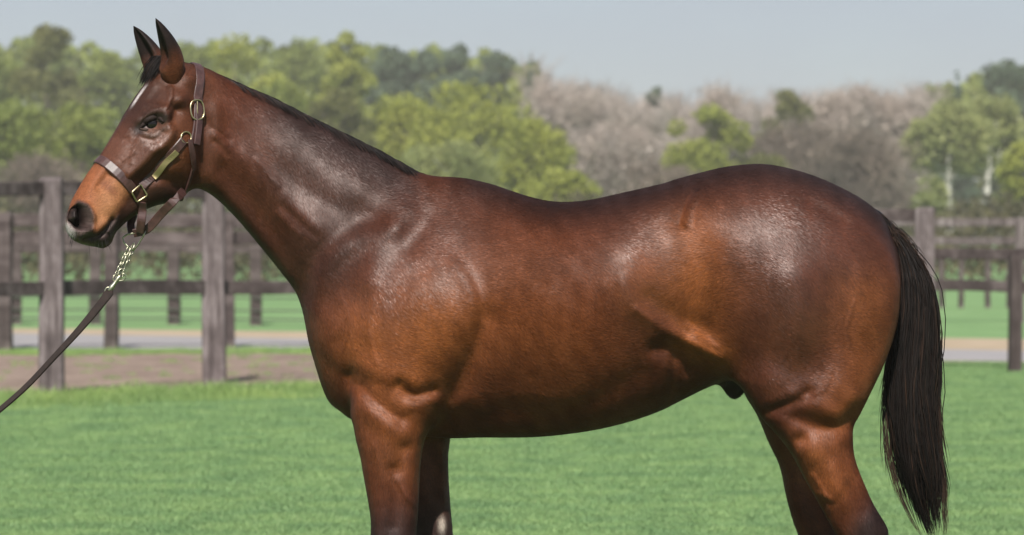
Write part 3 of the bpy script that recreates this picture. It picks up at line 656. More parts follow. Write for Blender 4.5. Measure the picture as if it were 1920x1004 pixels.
# ears ------------------------------------------------------------
def ear(near):
    sg = -1 if near else 1
    bx, by = img2rest(306, 134, 0); tx_, ty_ = img2rest(271, 38 if near else 46, 0)
    base = posed(bx + 12, sg * 0.046, by + 36); tip = posed(tx_, sg * 0.094, ty_)
    ax = (tip - base); Lh = ax.length; ax.normalize()
    open_d = (Vector((-1.0, -0.55 if near else -0.9, 0.05)) ); open_d -= ax * open_d.dot(ax); open_d.normalize(); sd = ax.cross(open_d).normalized()
    rings, n = 16, 20; V_, F_ = [], []; cols = []
    for i in range(rings):
        t = i / (rings - 1); hw = np.interp(t, [0, .12, .26, .36, .52, .70, .85, .945, 1], [.012, .023, .032, .0355, .0345, .0275, .0178, .0088, .001]); hd = hw * np.interp(t, [0, .3, 1], [1.05, 1.05, .85])
        c = base + ax * (Lh * t) + open_d * (0.010 * math.sin(t * math.pi)) * (-1) 
        for k in range(n):
            an = 2 * math.pi * k / n; u, v = math.cos(an), math.sin(an)
            if u > 0.1:
                cup = smoothstep(0.3, 0.52, t) * (1 - abs(v)) ** 0.7; uu = u * (1 - 1.35 * cup)
            else: uu = u
            V_.append(c + open_d * (uu * hd) + sd * (v * hw))
            inner = u > 0.1 and t > .38
            dk = smoothstep(0.36, 0.66, t)
            cols.append((np.array((0.080, 0.027, 0.0125)) * (1 - dk) + np.array((0.010, 0.0065, 0.006)) * dk) * (0.6 if inner else 1))
    for i in range(rings - 1):
        for k in range(n): F_.append((i * n + k, i * n + (k + 1) % n, (i + 1) * n + (k + 1) % n, (i + 1) * n + k))
    F_.append(tuple(range(n)));
    me = mesh('ear', V_, F_); bm = bmesh.new(); bm.from_mesh(me); bmesh.ops.recalc_face_normals(bm, faces=bm.faces); bm.to_mesh(me); bm.free()
    ca_ = me.color_attributes.new('coat', 'FLOAT_COLOR', 'POINT'); ca_.data.foreach_set('color', np.concatenate([np.array(cols), np.ones((len(cols), 1))], 1).astype(np.float32).ravel())
    rp_ = me.attributes.new('rest', 'FLOAT_VECTOR', 'POINT'); rp_.data.foreach_set('vector', np.array([tuple(v) for v in V_], np.float32).ravel())
    return link('ear', me, M_ear, horse, smooth=True)
ear(True); ear(False)

# hair ------------------------------------------------------------
def strands(name, lines, rads, parent, tones=None, m=M_hair):
    """many 3-sided tapering strands as one mesh"""
    lines = np.asarray(lines, float); ns, k, _ = lines.shape
    t = np.gradient(lines, axis=1); t /= np.linalg.norm(t, axis=2, keepdims=True) + 1e-9
    ref = RNG.normal(size=(ns, 1, 3)); a = np.cross(t, ref); a /= np.linalg.norm(a, axis=2, keepdims=True) + 1e-9; b_ = np.cross(t, a)
    prof = np.array([1.0] * (k - 3) + [.8, .5, .12])
    R_ = (np.asarray(rads).reshape(ns, 1) * prof[None])[:, :, None]
    V_ = np.stack([lines + R_ * (math.cos(q) * a + math.sin(q) * b_) for q in (0, 2.094, 4.189)], 2).reshape(-1, 3)
    base = (np.arange(ns)[:, None, None] * k + np.arange(k - 1)[None, :, None]) * 3; j = np.arange(3)[None, None, :]; j2 = (j + 1) % 3
    F_ = np.stack([base + j, base + j2, base + 3 + j2, base + 3 + j], -1).reshape(-1, 4)
    me = np_mesh(name, V_, F_)
    tn = (RNG.random(ns) if tones is None else np.asarray(tones)); at_ = me.attributes.new('tone', 'FLOAT', 'POINT'); at_.data.foreach_set('value', np.repeat(tn, k * 3).astype(np.float32))
    return link(name, me, m, parent, smooth=True)

# tail
TC = catmull([(1636, 400), (1666, 428), (1695, 472), (1713, 530), (1716, 600), (1711, 680), (1708, 760), (1714, 850), (1728, 925), (1748, 1004)], 8, closed=False)
TWs = np.interp(np.linspace(0, 1, len(TC)), np.linspace(0, 1, 10), [9, 20, 29, 34, 39, 44, 49, 50, 42, 20])
ns = 5200; K = 18; lines = np.zeros((ns, K, 3)); tl = np.linspace(0, 1, len(TC)); NCL = 70; clumps = []
for c in range(NCL):
    u = math.sqrt(random.random()); th = random.uniform(0, 6.283); clumps.append((u * math.cos(th), u * math.sin(th), random.uniform(0, 6.28), random.uniform(3, 8.5), random.uniform(8, 16), random.uniform(-6, 8), random.betavariate(2.6, 1.2)))
for i in range(ns):
    cox, coy, cph, cam_, cfr, ctip, cend = clumps[i % NCL]
    stray = random.random() < 0.035
    ox, oy = cox + random.gauss(0, .17 if not stray else .28), coy + random.gauss(0, .13); r_ = math.hypot(ox, oy)
    if r_ > 1.08 and not stray: ox, oy = ox / r_ * 1.05, oy / r_ * 1.05
    start = random.uniform(0, 0.28) if random.random() < 0.75 else random.uniform(0.2, 0.5)
    end = min(1.0, max(start + .25, 0.60 + 0.40 * cend - 0.13 * abs(cox) + random.gauss(0, .035)))
    q = np.linspace(start, end, K); cxp = np.interp(q, tl, TC[:, 0]); cyp = np.interp(q, tl, TC[:, 1]); hw = np.interp(q, tl, TWs); lt = np.linspace(0, 1, K)
    grow = smoothstep(0, 0.35, (q - start)) * 0.75 + 0.25
    wob = np.cumsum(RNG.normal(size=K)) * (0.8 if not stray else 1.8); wv = cam_ * np.sin(q * cfr + cph) * smoothstep(0.15, .9, q)
    conv_ = smoothstep(0.55, 1.0, lt) * 0.55                         # strands of a lock close up at its tip
    X = cxp + (ox + (cox - ox) * conv_) * hw * grow + wob + wv + smoothstep(.75, 1, lt) * ctip; dpt = oy * hw * grow * 0.8 / PXM
    for k in range(K): lines[i, k] = W(X[k], cyp[k], dpt[k] - 0.01)
tail = strands('tail', lines, RNG.uniform(0.0008, 0.0019, ns), horse, np.clip(RNG.normal(.38, .28, ns), 0, 1))
dock_c = [W(x, y, 0) for x, y in catmull([(1612, 396), (1640, 408), (1676, 450), (1702, 510), (1710, 590), (1706, 690)], 5, closed=False)]
v, f = tube_data(dock_c, list(np.interp(np.linspace(0, 1, len(dock_c)), [0, .2, .6, 1], [.012, .022, .026, .008])), 10)
dock = link('dock', mesh('dock', v, f), M_hair, tail, smooth=True)
# short frizzy hair standing off the dock
ns = 420; K2 = 6; ln2 = np.zeros((ns, K2, 3))
for i in range(ns):
    q = random.uniform(0.02, 0.36); x, y = np.interp(q, tl, TC[:, 0]), np.interp(q, tl, TC[:, 1]); hw = np.interp(q, tl, TWs); a = random.uniform(-0.9, 1.0); l_ = random.uniform(18, 48); dx, dy = random.uniform(.25, .9), random.uniform(.5, 1.1)
    for k in range(K2):
        t = k / (K2 - 1); ln2[i, k] = W(x + (hw * 0.8) * a * .9 + dx * l_ * t * (1 - .25 * t) + random.uniform(-.6, .6), y - hw * .35 + dy * l_ * t * (0.55 + .6 * t), -0.03 + 0.04 * random.random() if k == 0 else ln2[i, 0][1] - 0.006 * t)
strands('dock_hair', ln2, RNG.uniform(0.0006, 0.0012, ns), tail, np.clip(RNG.normal(.8, .2, ns), 0, 1))

ns3 = 260; ln3 = np.zeros((ns3, 8, 3))
for i in range(ns3):                                                 # flyaway hairs along both edges of the tail
    q0 = random.uniform(.3, .85); q = np.linspace(q0, min(1, q0 + random.uniform(.12, .3)), 8); sg_ = random.choice((-1, 1)); out_ = random.uniform(.85, 1.02) + np.linspace(0, 1, 8) ** 1.5 * random.uniform(.05, .32); ph_ = random.uniform(0, 6)
    xx = np.interp(q, tl, TC[:, 0]) + sg_ * np.interp(q, tl, TWs) * out_ + 3 * np.sin(q * 14 + ph_); yy = np.interp(q, tl, TC[:, 1])
    for k in range(8): ln3[i, k] = W(xx[k], yy[k], -0.02)
strands('flyaway_hair', ln3, RNG.uniform(0.0005, 0.0009, ns3), tail, np.clip(RNG.normal(.85, .2, ns3), 0, 1))
ns3 = 34; ln3 = np.zeros((ns3, 6, 3)); done_ = 0
for i in range(ns3):                                                 # whiskers on lips and chin
    px_, py_ = random.choice([(random.uniform(165, 205), random.uniform(445, 460)), (random.uniform(205, 232), random.uniform(418, 436)), (random.uniform(130, 150), random.uniform(436, 448))]); h, n_ = hit(px_, py_)
    if h is None: h, n_ = hit(200, 450)
    d_ = (n_ + Vector((-.15, -.1, -1.3))).normalized(); l_ = random.uniform(.015, .04)
    for k in range(6): t = k / 5; ln3[i, k] = h + d_ * (l_ * t) + Vector((.004 * t * t, 0, -.004 * t * t))
strands('whiskers', ln3, np.full(ns3, 0.0005), horse, np.full(ns3, .3))['kind'] = 'stuff'
# mane
crest = catmull([(408, 137), (424, 144), (472, 165), (500, 177), (538, 196), (608, 231), (673, 262), (731, 293), (770, 315), (806, 329)], 10, closed=False)
ns = 4200; K = 7; lines = np.zeros((ns, K, 3))
cl = np.linspace(0, 1, len(crest))
for i in range(ns):
    q = random.random(); x, y = np.interp(q, cl, crest[:, 0]), np.interp(q, cl, crest[:, 1])
    xr, yr = img2rest(x, y, 0); ln = np.interp(q, [0, .15, .85, 1], [.018, .045, .05, .025]) * random.choice((.5, .8, 1, 1.1, 1.2, 1.5)) * random.uniform(.85, 1.15)
    lat = random.uniform(-0.020, 0.012); side_ = 1 if lat > -0.003 else -1
    p0 = np.array([xr + random.uniform(-3, 3), lat, yr + 3 + abs(lat) * 250])
    for k in range(K):
        t = k / (K - 1)
        xx = p0[0] + ln * PXM * 0.75 * t; yy = p0[2] - ln * PXM * (0.17 * math.sin(min(t * 1.8, 1.6)) ) + ln * PXM * t * (0.46 + 0.30 * t)
        lines[i, k] = posed(xx, lat + side_ * 0.028 * t * t * (ln / .05) + 0, yy)
mane = strands('mane', lines, RNG.uniform(0.0010, 0.0020, ns), horse, np.clip(RNG.normal(.35, .25, ns), 0, 1))
# forelock
ns = 900; lines = np.zeros((ns, K, 3))
for i in range(ns):
    x0, y0 = img2rest(random.uniform(296, 318), random.uniform(104, 122), 0); lat = random.uniform(-.030, .035)
    ln = random.uniform(.025, .07)
    for k in range(K):
        t = k / (K - 1); xx = x0 - ln * PXM * 0.62 * t ; yy = y0 - 4 * math.sin(t * 3.1) + ln * PXM * (0.62 * t + .30 * t * t)
        lines[i, k] = posed(xx, lat + lat * 0.5 * t + 0.012 * t + random.uniform(-.001, .001), yy)
strands('forelock', lines, RNG.uniform(0.0008, 0.0016, ns), horse, np.clip(RNG.normal(.35, .25, ns), 0, 1))

# ---- halter ------------------------------------------------------
halter = empty('leather_halter', hit(300, 315)[0]); tag(halter, 'brown leather halter with brass buckle and name plate on the horse head', 'halter')
def hpart(name, me, m, parent=halter, smooth=False):
    o = link(name, me, m, parent, smooth)
    if parent is halter: o.matrix_parent_inverse = Matrix.Translation(-halter.location)
    else: o.matrix_parent_inverse = parent.matrix_parent_inverse.copy() if False else Matrix.Identity(4)
    return o
def loop_over(A, B, n=26, off=0.005, far=True):
    """strap over the head: from near point A over the ridge point B to the mirrored far side"""
    c = (A + mirror_head(A)) / 2; up = (B - c); up -= HLAT * up.dot(HLAT); c = c - up * 0.0
    P, Nn = [], []
    for i in range(n):
        an = math.pi * i / (n - 1); d = (HLAT * math.cos(an) + up.normalized() * math.sin(an)).normalized()
        o = c + d * 0.4; h = BV.ray_cast(o, -d, 0.42)
        if h[0] is None: continue
        P.append(h[0] + d * off); Nn.append(d.copy())
    return smooth_pts(P, 3), smooth_pts(Nn, 3)
# noseband
A, _na = hit(249, 357); B_, _nb = hit(183, 299)
P, Nn = loop_over(A, B_); hpart('noseband', ribbon_mesh('noseband', P, Nn, 0.026), M_leather, smooth=False)
RN = A + _na * 0.006; RF = mirror_head(RN)
# cheek strap
P, Nn = surf_path([(266, 350), (285, 331), (305, 308), (326, 284), (343, 264)], 0.005); cheek = hpart('cheek_strap', ribbon_mesh('cheek_strap', P, Nn, 0.0245), M_leather)
P2 = [mirror_head(p) for p in P]; N2 = [(n - HLAT * (2 * n.dot(HLAT))) for n in Nn]; hpart('cheek_strap', ribbon_mesh('cheek_strap', P2, N2, 0.0245), M_leather)
# crownpiece
A, _ = hit(370, 182); B_ = Vector(posed(*[img2rest(366, 120, 0)[0]], 0, img2rest(366, 120, 0)[1]))
Pc, Nc = loop_over(A, B_, 30)
Pn, Nn2 = surf_path([(361, 270), (366, 240), (369, 212), (371, 190)], 0.006)
hpart('crownpiece', ribbon_mesh('crownpiece', Pn + Pc, Nn2 + Nc, 0.0245), M_leather)
Pn2, Nn3 = surf_path([(364, 271), (367, 250), (369, 225), (370, 200)], 0.011); hpart('strap_end', ribbon_mesh('strap_end', Pn2, Nn3, 0.022), M_leather)
# name plate on the cheek strap with its engraved lines
Pp, Np = surf_path([(288, 335), (300, 320.5), (314, 304), (331, 284)], 0.009); plate = hpart('name_plate', ribbon_mesh('name_plate', Pp, Np, 0.0165, 0.002), M_plate)
def frame_ring(corners, r, closed=True, name='ring', m=M_brass):
    v, f = tube_data(corners, r, 8, closed=closed); return mesh(name, v, f)
for i0 in (1, len(Pp) - 2):
    bm = bmesh.new(); bmesh.ops.create_uvsphere(bm, u_segments=8, v_segments=6, radius=0.0016); me = bpy.data.meshes.new('rivet'); bm.to_mesh(me); bm.free()
    o = link('rivet', me, M_brass, plate, True); o.location = Pp[i0] + Np[i0] * 0.0012 - halter.location; 
tl_ = len(Pp)
V_, F_ = [], []
rng2 = random.Random(3)
for k in range(13):                                                  # worn, unreadable engraving: short strokes
    q = 0.17 + 0.66 * k / 12; 
    if k in (7,): continue
    x = q * (tl_ - 1); i = int(x); fr = x - i; p = Pp[i].lerp(Pp[i + 1], fr) + Np[i] * 0.00125; t = (Pp[i + 1] - Pp[i]).normalized(); w = t.cross(Np[i]).normalized()
    for s_ in range(2):
        o1 = rng2.uniform(-.002, .002); hh = rng2.uniform(.0022, .004); a = p + t * (o1 - .0004) - w * hh; b2_ = p + t * (o1 + .0004) - w * hh; c_ = p + t * (o1 * .3 + .0004) + w * hh; d_ = p + t * (o1 * .3 - .0004) + w * hh
        j = len(V_); V_ += [x_ - halter.location for x_ in (a, b2_, c_, d_)]; F_.append((j, j + 1, j + 2, j + 3))
link('engraving', mesh('engraving', V_, F_), M_engrave, plate)
# brass fittings
def plane_pts(pts, lift):
    out = []
    for q in pts:
        h, n = hit(*q); out.append(h + n * lift)
    return out
def square_ring(cs, lift=0.007, r=0.0023):
    c4 = plane_pts(cs, lift); pts = []
    for i in range(4):
        a, b_ = c4[i], c4[(i + 1) % 4]
        for t in (.08, .35, .65, .92): pts.append(a.lerp(b_, t))
    return pts
sq = square_ring([(244, 360), (264, 346), (276, 365), (255, 379)]); hpart('square_ring', frame_ring(sq, .0024), M_brass, smooth=True)
hpart('square_ring', frame_ring([mirror_head(p) for p in sq], .0024), M_brass, smooth=True)
def oval(cx_, cy_, a, b_, rot, lift, n=28, pw=2.6):
    h, nn = hit(cx_, cy_); out = []
    for i in range(n):
        an = 2 * math.pi * i / n; u = math.copysign(abs(math.cos(an)) ** (2 / pw), math.cos(an)) * a; v = math.copysign(abs(math.sin(an)) ** (2 / pw), math.sin(an)) * b_
        x = cx_ + u * math.cos(rot) - v * math.sin(rot); y = cy_ + u * math.sin(rot) + v * math.cos(rot)
        k = (W(x, y, 0) - CAMP).normalized(); den = k.dot(nn); out.append(CAMP + k * ((h + nn * lift - CAMP).dot(nn) / den))
    return out
hpart('buckle', frame_ring(oval(370, 206, 12.5, 18.5, -0.12, 0.012), .0023), M_brass, smooth=True)
v, f = tube_data([W(370, 190, hit(370, 206)[0].y - .014), W(370, 206, hit(370, 206)[0].y - .016), W(371, 222, hit(370, 206)[0].y - .014)], .0016, 6); hpart('buckle_tongue', mesh('buckle_tongue', v, f), M_brass)
hpart('round_ring', frame_ring(oval(349, 258, 9.5, 10.5, 0, 0.004, pw=2), .0022), M_brass, smooth=True)
# keeper loops on the cheek strap, throat tab and throat lash
Pt, Nt = surf_path([(353, 262), (356, 280), (359, 300), (361, 317)], 0.009); hpart('throat_tab', ribbon_mesh('throat_tab', Pt, Nt, [0.012 + 0.006 * math.sin(math.pi * min(1, i / (len(Pt) - 1) * 1.1)) for i in range(len(Pt))]), M_leather)
Pt, Nt = surf_path([(360, 314), (356, 330), (351, 346), (346, 360)], 0.005); 
tl2 = Pt[-1]; low = W(338, 372, tl2.y + 0.04); low2 = mirror_head(tl2)
Pt = Pt + [tl2.lerp(low, .6) , low, (low + mirror_head(low)) / 2 - Vector((0, 0, .006)), mirror_head(low), low2]; Nt = Nt + [Nt[-1], Vector((-.2, -.3, -1)), Vector((0, 0, -1)), Vector((0, .3, -1)), Vector((0, 1, 0))]
hpart('throat_lash', ribbon_mesh('throat_lash', Pt, Nt, 0.009, 0.005), M_leather)
# chin strap: from both square rings down to the chin ring; jaw strap back to the throat
ch_y = (RN.y + RF.y) / 2
n0, n1 = W(266, 380, hit(262, 372)[0].y - 0.006), W(262, 436, ch_y - 0.012)
Pch = [n0, W(267, 395, n0.y + .012), W(265, 415, ch_y - .03), n1]; Nch = [Vector((-.3, -1, 0))] * 4
hpart('chin_strap', ribbon_mesh('chin_strap', [Vector(p) for p in catmull([tuple(p) for p in Pch], 5, closed=False)], [Vector((-.25, -1, 0))] * 16, 0.0235), M_leather)
f0 = mirror_head(n0); Pch = [f0, W(250, 402, f0.y - .02), W(245, 420, ch_y + .03), W(247, 437, ch_y + 0.012)]
hpart('chin_strap', ribbon_mesh('chin_strap', [Vector(p) for p in catmull([tuple(p) for p in Pch], 5, closed=False)], [Vector((-.25, -1, 0))] * 16, 0.022), M_leather)
Pj = [W(345, 358, hit(340, 350)[0].y + .01), W(325, 378, ch_y - .045), W(300, 404, ch_y - .02), W(276, 430, ch_y - .006), W(250, 438, ch_y)]
hpart('jaw_strap', ribbon_mesh('jaw_strap', [Vector(p) for p in catmull([tuple(p) for p in Pj], 5, closed=False)], [Vector((-.5, -1, -.5))] * 21, 0.0235), M_leather)
# ---- lead: ring wires, chain, snap, strap ------------------------
lead = empty('lead_shank', W(245, 466, ch_y)); tag(lead, 'dark leather lead shank with brass chain clipped under the halter', 'lead')
def lpart(name, me, m, parent=lead, smooth=True):
    o = link(name, me, m, parent, smooth); o.matrix_parent_inverse = Matrix.Translation(-lead.location); return o
v, f = tube_data([W(x, y, ch_y + dy) for x, y, dy in ((262, 437, 0), (270, 436, -.004), (273, 433, -.006), (268, 444, -.004), (258, 460, 0), (250, 470, 0), (243, 466, 0), (233, 455, .004), (230, 446, .006), (238, 440, .004), (248, 438, 0))], .0026, 7, closed=True)
lpart('chin_ring', mesh('chin_ring', v, f), M_chain)
def chain_link(c, t, flip, ln=0.0125, wd=0.0075, r=0.0017):
    t = t.normalized(); a = t.cross(Vector((0, 1, 0.2))).normalized(); b_ = a.cross(t).normalized(); side_ = (a * math.cos(flip) + b_ * math.sin(flip)); pts = []
    for i in range(14):
        an = 2 * math.pi * i / 14; pts.append(c + t * (math.cos(an) * ln) + side_ * (math.sin(an) * wd))
    v, f = tube_data(pts, r, 6, closed=True); lpart('chain_link', mesh('chain_link', v, f), M_chain)
chA, chB = W(248, 464, ch_y), W(222, 522, ch_y - .03)
nl = 9
for i in range(nl):
    t = i / (nl - 1); chain_link(chA.lerp(chB, t) + Vector((0.003 * math.sin(i * 2.2), 0, 0)), chB - chA, (0.5 if i % 2 else 2.0) + 0.3 * math.sin(i))
chC = W(216, 520, ch_y - .03)
for i in range(7):
    t = i / 6; chain_link(W(241, 468, ch_y).lerp(chC, t) + Vector((0, -.004, 0)), chC - chA, (2.2 if i % 2 else 0.7), 0.010, 0.006, 0.0014)
sn0, sn1 = W(232, 508, ch_y - .03), W(203, 548, ch_y - .04)
chain_link(W(228, 512, ch_y - .03), sn1 - sn0, 0.2, .011, .0095, .002)
v, f = tube_data([sn0.lerp(sn1, t) for t in (0.18, .3, .45, .6, .75, .9, 1.0)], [.004, .0065, .0058, .0052, .0072, .0065, .003], 8); lpart('snap', mesh('snap', v, f), M_chain)
v, f = tube_data([W(x, y, ch_y - .034) for x, y in ((226, 512), (234, 514), (236, 521), (231, 526), (224, 527), (217, 531), (212, 538))], .0018, 6); lpart('snap_gate', mesh('snap_gate', v, f), M_chain)
v, f = tube_data([sn1 + Vector((math.cos(a) * .013 * .7, 0, math.sin(a) * .013)) for a in np.linspace(0, 6.28, 14)[:-1]], .002, 6, closed=True); lpart('snap_eye', mesh('snap_eye', v, f), M_chain)
LP = catmull([(206, 545), (197, 559), (169, 594), (139, 629), (100, 671), (50, 724), (0, 768), (-60, 815), (-140, 868)], 6, closed=False)
Pl = [W(x, y, ch_y - .04 - .1 * i / len(LP)) for i, (x, y) in enumerate(LP)]
wl = list(np.interp(np.linspace(0, 1, len(Pl)), [0, .06, .12, .5, 1], [.016, .029, .026, .017, .015]))
lpart('strap', ribbon_mesh('strap', Pl, [Vector((-.35, -1, .5))] * len(Pl), wl, .005), M_dleather, smooth=False)
# ================================================================== the setting
def gp(px, py, z=0.0):
    """photo pixel -> point on the ground plane"""
    D = FPX * (CAMH - z) / (py - HOR); return Vector(((px - 960) * D / FPX, D - CAMD, z))
def ground_mat(name, cols, s1=3.0, s2=40.0, bumpd=0.02, rough=0.9):
    m = mat(name, rough=rough, spec=0.2)
    n1, n2 = noise(m, s1, 5, 0.65, coord='Object'), noise(m, s2, 4, 0.7, coord='Object')
    mm = N(m, 'ShaderNodeMath', operation='MULTIPLY_ADD'); mm.inputs[1].default_value = 0.55; L(m, n1.outputs[0], mm.inputs[0])
    m2 = N(m, 'ShaderNodeMath', operation='MULTIPLY'); m2.inputs[1].default_value = 0.45; L(m, n2.outputs[0], m2.inputs[0]); L(m, m2.outputs[0], mm.inputs[2])
    r = ramp(m, mm.outputs[0], cols); L(m, r.outputs[0], bsdf(m).inputs['Base Color'])
    L(m, bump(m, n2.outputs[0], 0.6, bumpd).outputs[0], bsdf(m).inputs['Normal']); return m
M_lawn = ground_mat('lawn_turf', [(0.30, (0.105, 0.190, 0.072)), (0.5, (0.140, 0.240, 0.094)), (0.68, (0.190, 0.285, 0.122))], 0.8, 22)
M_dirt = ground_mat('dry_earth', [(0.30, (0.11, 0.075, 0.058)), (0.5, (0.20, 0.148, 0.118)), (0.66, (0.285, 0.22, 0.175))], 1.5, 9, 0.05)
M_path = ground_mat('grey_asphalt', [(0.30, (0.20, 0.19, 0.19)), (0.7, (0.30, 0.285, 0.285))], 0.7, 60, 0.004)
M_verge = ground_mat('tan_sand', [(0.30, (0.26, 0.20, 0.13)), (0.7, (0.40, 0.32, 0.23))], 1.0, 30, 0.01)
g = link('ground', mesh('ground', [(-127, -28, 0), (127, -28, 0), (127, 367, 0), (-127, 367, 0)], [(0, 1, 2, 3)]), M_lawn); tag(g, kind='structure', label='mown green lawn and grass field running to the woods')
def strip_sheet(name, m, near, far, z, n=160, jit=0.12, label=None, seed=1, x0=-30, x1=30):
    """ground sheet between two lines (X -> Y), with uneven edges"""
    r = random.Random(seed); V_, F_ = [], []; a = b_ = 0
    for i in range(n + 1):
        X = x0 + (x1 - x0) * i / n; a = 0.6 * a + r.uniform(-1, 1) * jit; b_ = 0.6 * b_ + r.uniform(-1, 1) * jit
        V_ += [(X, near(X) + a, z), (X, far(X) + b_, z)]
        if i: j = 2 * i; F_.append((j - 2, j, j + 1, j - 1))
    o = link(name, mesh(name, V_, F_), m); tag(o, label=label, kind='structure'); return o
def line(p, q):
    k = (q.y - p.y) / (q.x - p.x); return lambda X: p.y + k * (X - p.x)
strip_sheet('verge', M_verge, line(gp(0, 650), gp(1900, 682)), line(gp(0, 616), gp(1900, 636)), 0.004, label='tan sandy verge along the grey path', seed=2)
strip_sheet('path', M_path, line(gp(0, 652), gp(1900, 679)), line(gp(0, 626), gp(1900, 659)), 0.008, jit=0.04, label='grey path crossing behind the fences', seed=3)
dn, df = line(gp(0, 748), gp(600, 728)), line(gp(0, 668), gp(600, 664))
strip_sheet('dirt_track', M_dirt, dn, df, 0.012, jit=0.25, label='worn strip of dry brown earth under the near fence', seed=4, x0=-30, x1=3.0)

# ---- grass blades: patches set out on points (geometry nodes)
def blade_patch(name, nb, size, h0, h1, wd, lean, m, seed):
    r = random.Random(seed); V_, F_, T_ = [], [], []
    for _ in range(nb):
        x, y = r.uniform(-size, size), r.uniform(-size, size); a = r.uniform(0, 6.28); h = r.uniform(h0, h1); l = r.uniform(0.1, lean) * h; d = r.uniform(0, 6.28)
        wx, wy = math.cos(a) * wd / 2, math.sin(a) * wd / 2; lx, ly = math.cos(d) * l, math.sin(d) * l; j = len(V_)
        V_ += [(x - wx, y - wy, -.002), (x + wx, y + wy, -.002), (x + wx * .7 + lx * .4, y + wy * .7 + ly * .4, h * .6), (x - wx * .7 + lx * .4, y - wy * .7 + ly * .4, h * .6), (x + lx, y + ly, h)]
        F_ += [(j, j + 1, j + 2, j + 3), (j + 3, j + 2, j + 4)]; T_ += [r.random()] * 5
    me = mesh(name, V_, F_); a_ = me.attributes.new('tone', 'FLOAT', 'POINT'); a_.data.foreach_set('value', T_); me.materials.append(m)
    return bpy.data.objects.new(name, me)
def leaf_mat(name, dark, midc, light, trans=0.3, rough=0.6, varscale=0.0, vdark=None):
    m = bpy.data.materials.new(name); m.use_nodes = True; nt = m.node_tree; b_ = bsdf(m); b_.inputs['Roughness'].default_value = rough; b_.inputs['Specular IOR Level'].default_value = 0.25
    at_ = N(m, 'ShaderNodeAttribute', attribute_name='tone'); r = ramp(m, at_.outputs['Fac'], [(0.0, dark), (0.5, midc), (1.0, light)]); src = r.outputs[0]
    if varscale:
        tc = N(m, 'ShaderNodeNewGeometry'); n = N(m, 'ShaderNodeTexNoise'); n.inputs['Scale'].default_value = varscale; n.inputs['Detail'].default_value = 3; L(m, tc.outputs['Position'], n.inputs['Vector'])
        r2 = ramp(m, n.outputs[0], [(0.35, vdark or (0.80, 0.85, 0.85)), (0.65, (1.18, 1.12, 1.04))]); mx_ = N(m, 'ShaderNodeMixRGB', blend_type='MULTIPLY'); mx_.inputs[0].default_value = 1
        L(m, src, mx_.inputs[1]); L(m, r2.outputs[0], mx_.inputs[2]); src = mx_.outputs[0]
    L(m, src, b_.inputs['Base Color'])
    tr = N(m, 'ShaderNodeBsdfTranslucent'); L(m, src, tr.inputs[0]); ms = N(m, 'ShaderNodeMixShader'); ms.inputs[0].default_value = trans
    out = nt.nodes['Material Output']; L(m, b_.outputs[0], ms.inputs[1]); L(m, tr.outputs[0], ms.inputs[2]); L(m, ms.outputs[0], out.inputs['Surface']); return m
M_blade = leaf_mat('mown_blades', (0.125, 0.225, 0.088), (0.205, 0.345, 0.140), (0.32, 0.44, 0.21), 0.3, 0.55, 2.2)
M_blade2 = leaf_mat('long_blades', (0.16, 0.26, 0.075), (0.25, 0.38, 0.12), (0.36, 0.46, 0.19), 0.35, 0.55, 1.2)
def scatter(name, pts, scl, sources, label, cat):
    me = bpy.data.meshes.new(name); me.vertices.add(len(pts)); me.vertices.foreach_set('co', np.asarray(pts, np.float32).ravel()); me.update()
    a = me.attributes.new('sz', 'FLOAT', 'POINT'); a.data.foreach_set('value', np.asarray(scl, np.float32))
    o = link(name, me); tag(o, label, None, kind='stuff')
    ng = bpy.data.node_groups.new(name + '_nodes', 'GeometryNodeTree'); ng.interface.new_socket('Geometry', in_out='INPUT', socket_type='NodeSocketGeometry'); ng.interface.new_socket('Geometry', in_out='OUTPUT', socket_type='NodeSocketGeometry')
    gi, go = ng.nodes.new('NodeGroupInput'), ng.nodes.new('NodeGroupOutput'); join = ng.nodes.new('GeometryNodeJoinGeometry')
    sel = ng.nodes.new('FunctionNodeRandomValue'); sel.data_type = 'INT'; sel.inputs[4].default_value = 0; sel.inputs[5].default_value = len(sources) - 1
    for i, s in enumerate(sources):
        oi = ng.nodes.new('GeometryNodeObjectInfo'); oi.inputs['Object'].default_value = s; ip = ng.nodes.new('GeometryNodeInstanceOnPoints'); cmp_ = ng.nodes.new('FunctionNodeCompare'); cmp_.data_type = 'INT'; cmp_.operation = 'EQUAL'
        ng.links.new(sel.outputs[2], cmp_.inputs[2]); cmp_.inputs[3].default_value = i
        rv = ng.nodes.new('FunctionNodeRandomValue'); rv.data_type = 'FLOAT'; rv.inputs[2].default_value = 0; rv.inputs[3].default_value = 6.283; rv.inputs['Seed'].default_value = 5
        cx_ = ng.nodes.new('ShaderNodeCombineXYZ'); na = ng.nodes.new('GeometryNodeInputNamedAttribute'); na.data_type = 'FLOAT'; na.inputs[0].default_value = 'sz'
        ng.links.new(rv.outputs[1], cx_.inputs[2]); ng.links.new(gi.outputs[0], ip.inputs['Points']); ng.links.new(cmp_.outputs[0], ip.inputs['Selection']); ng.links.new(oi.outputs['Geometry'], ip.inputs['Instance'])
        ng.links.new(cx_.outputs[0], ip.inputs['Rotation']); ng.links.new(na.outputs[0], ip.inputs['Scale']); ng.links.new(ip.outputs[0], join.inputs[0])
    ng.links.new(join.outputs[0], go.inputs[0]); md = o.modifiers.new('scatter', 'NODES'); md.node_group = ng; return o
mow = [blade_patch('mown_patch', 150, 0.14, 0.014, 0.032, 0.0042, 1.2, M_blade, k) for k in range(4)]
pts, scl = [], []
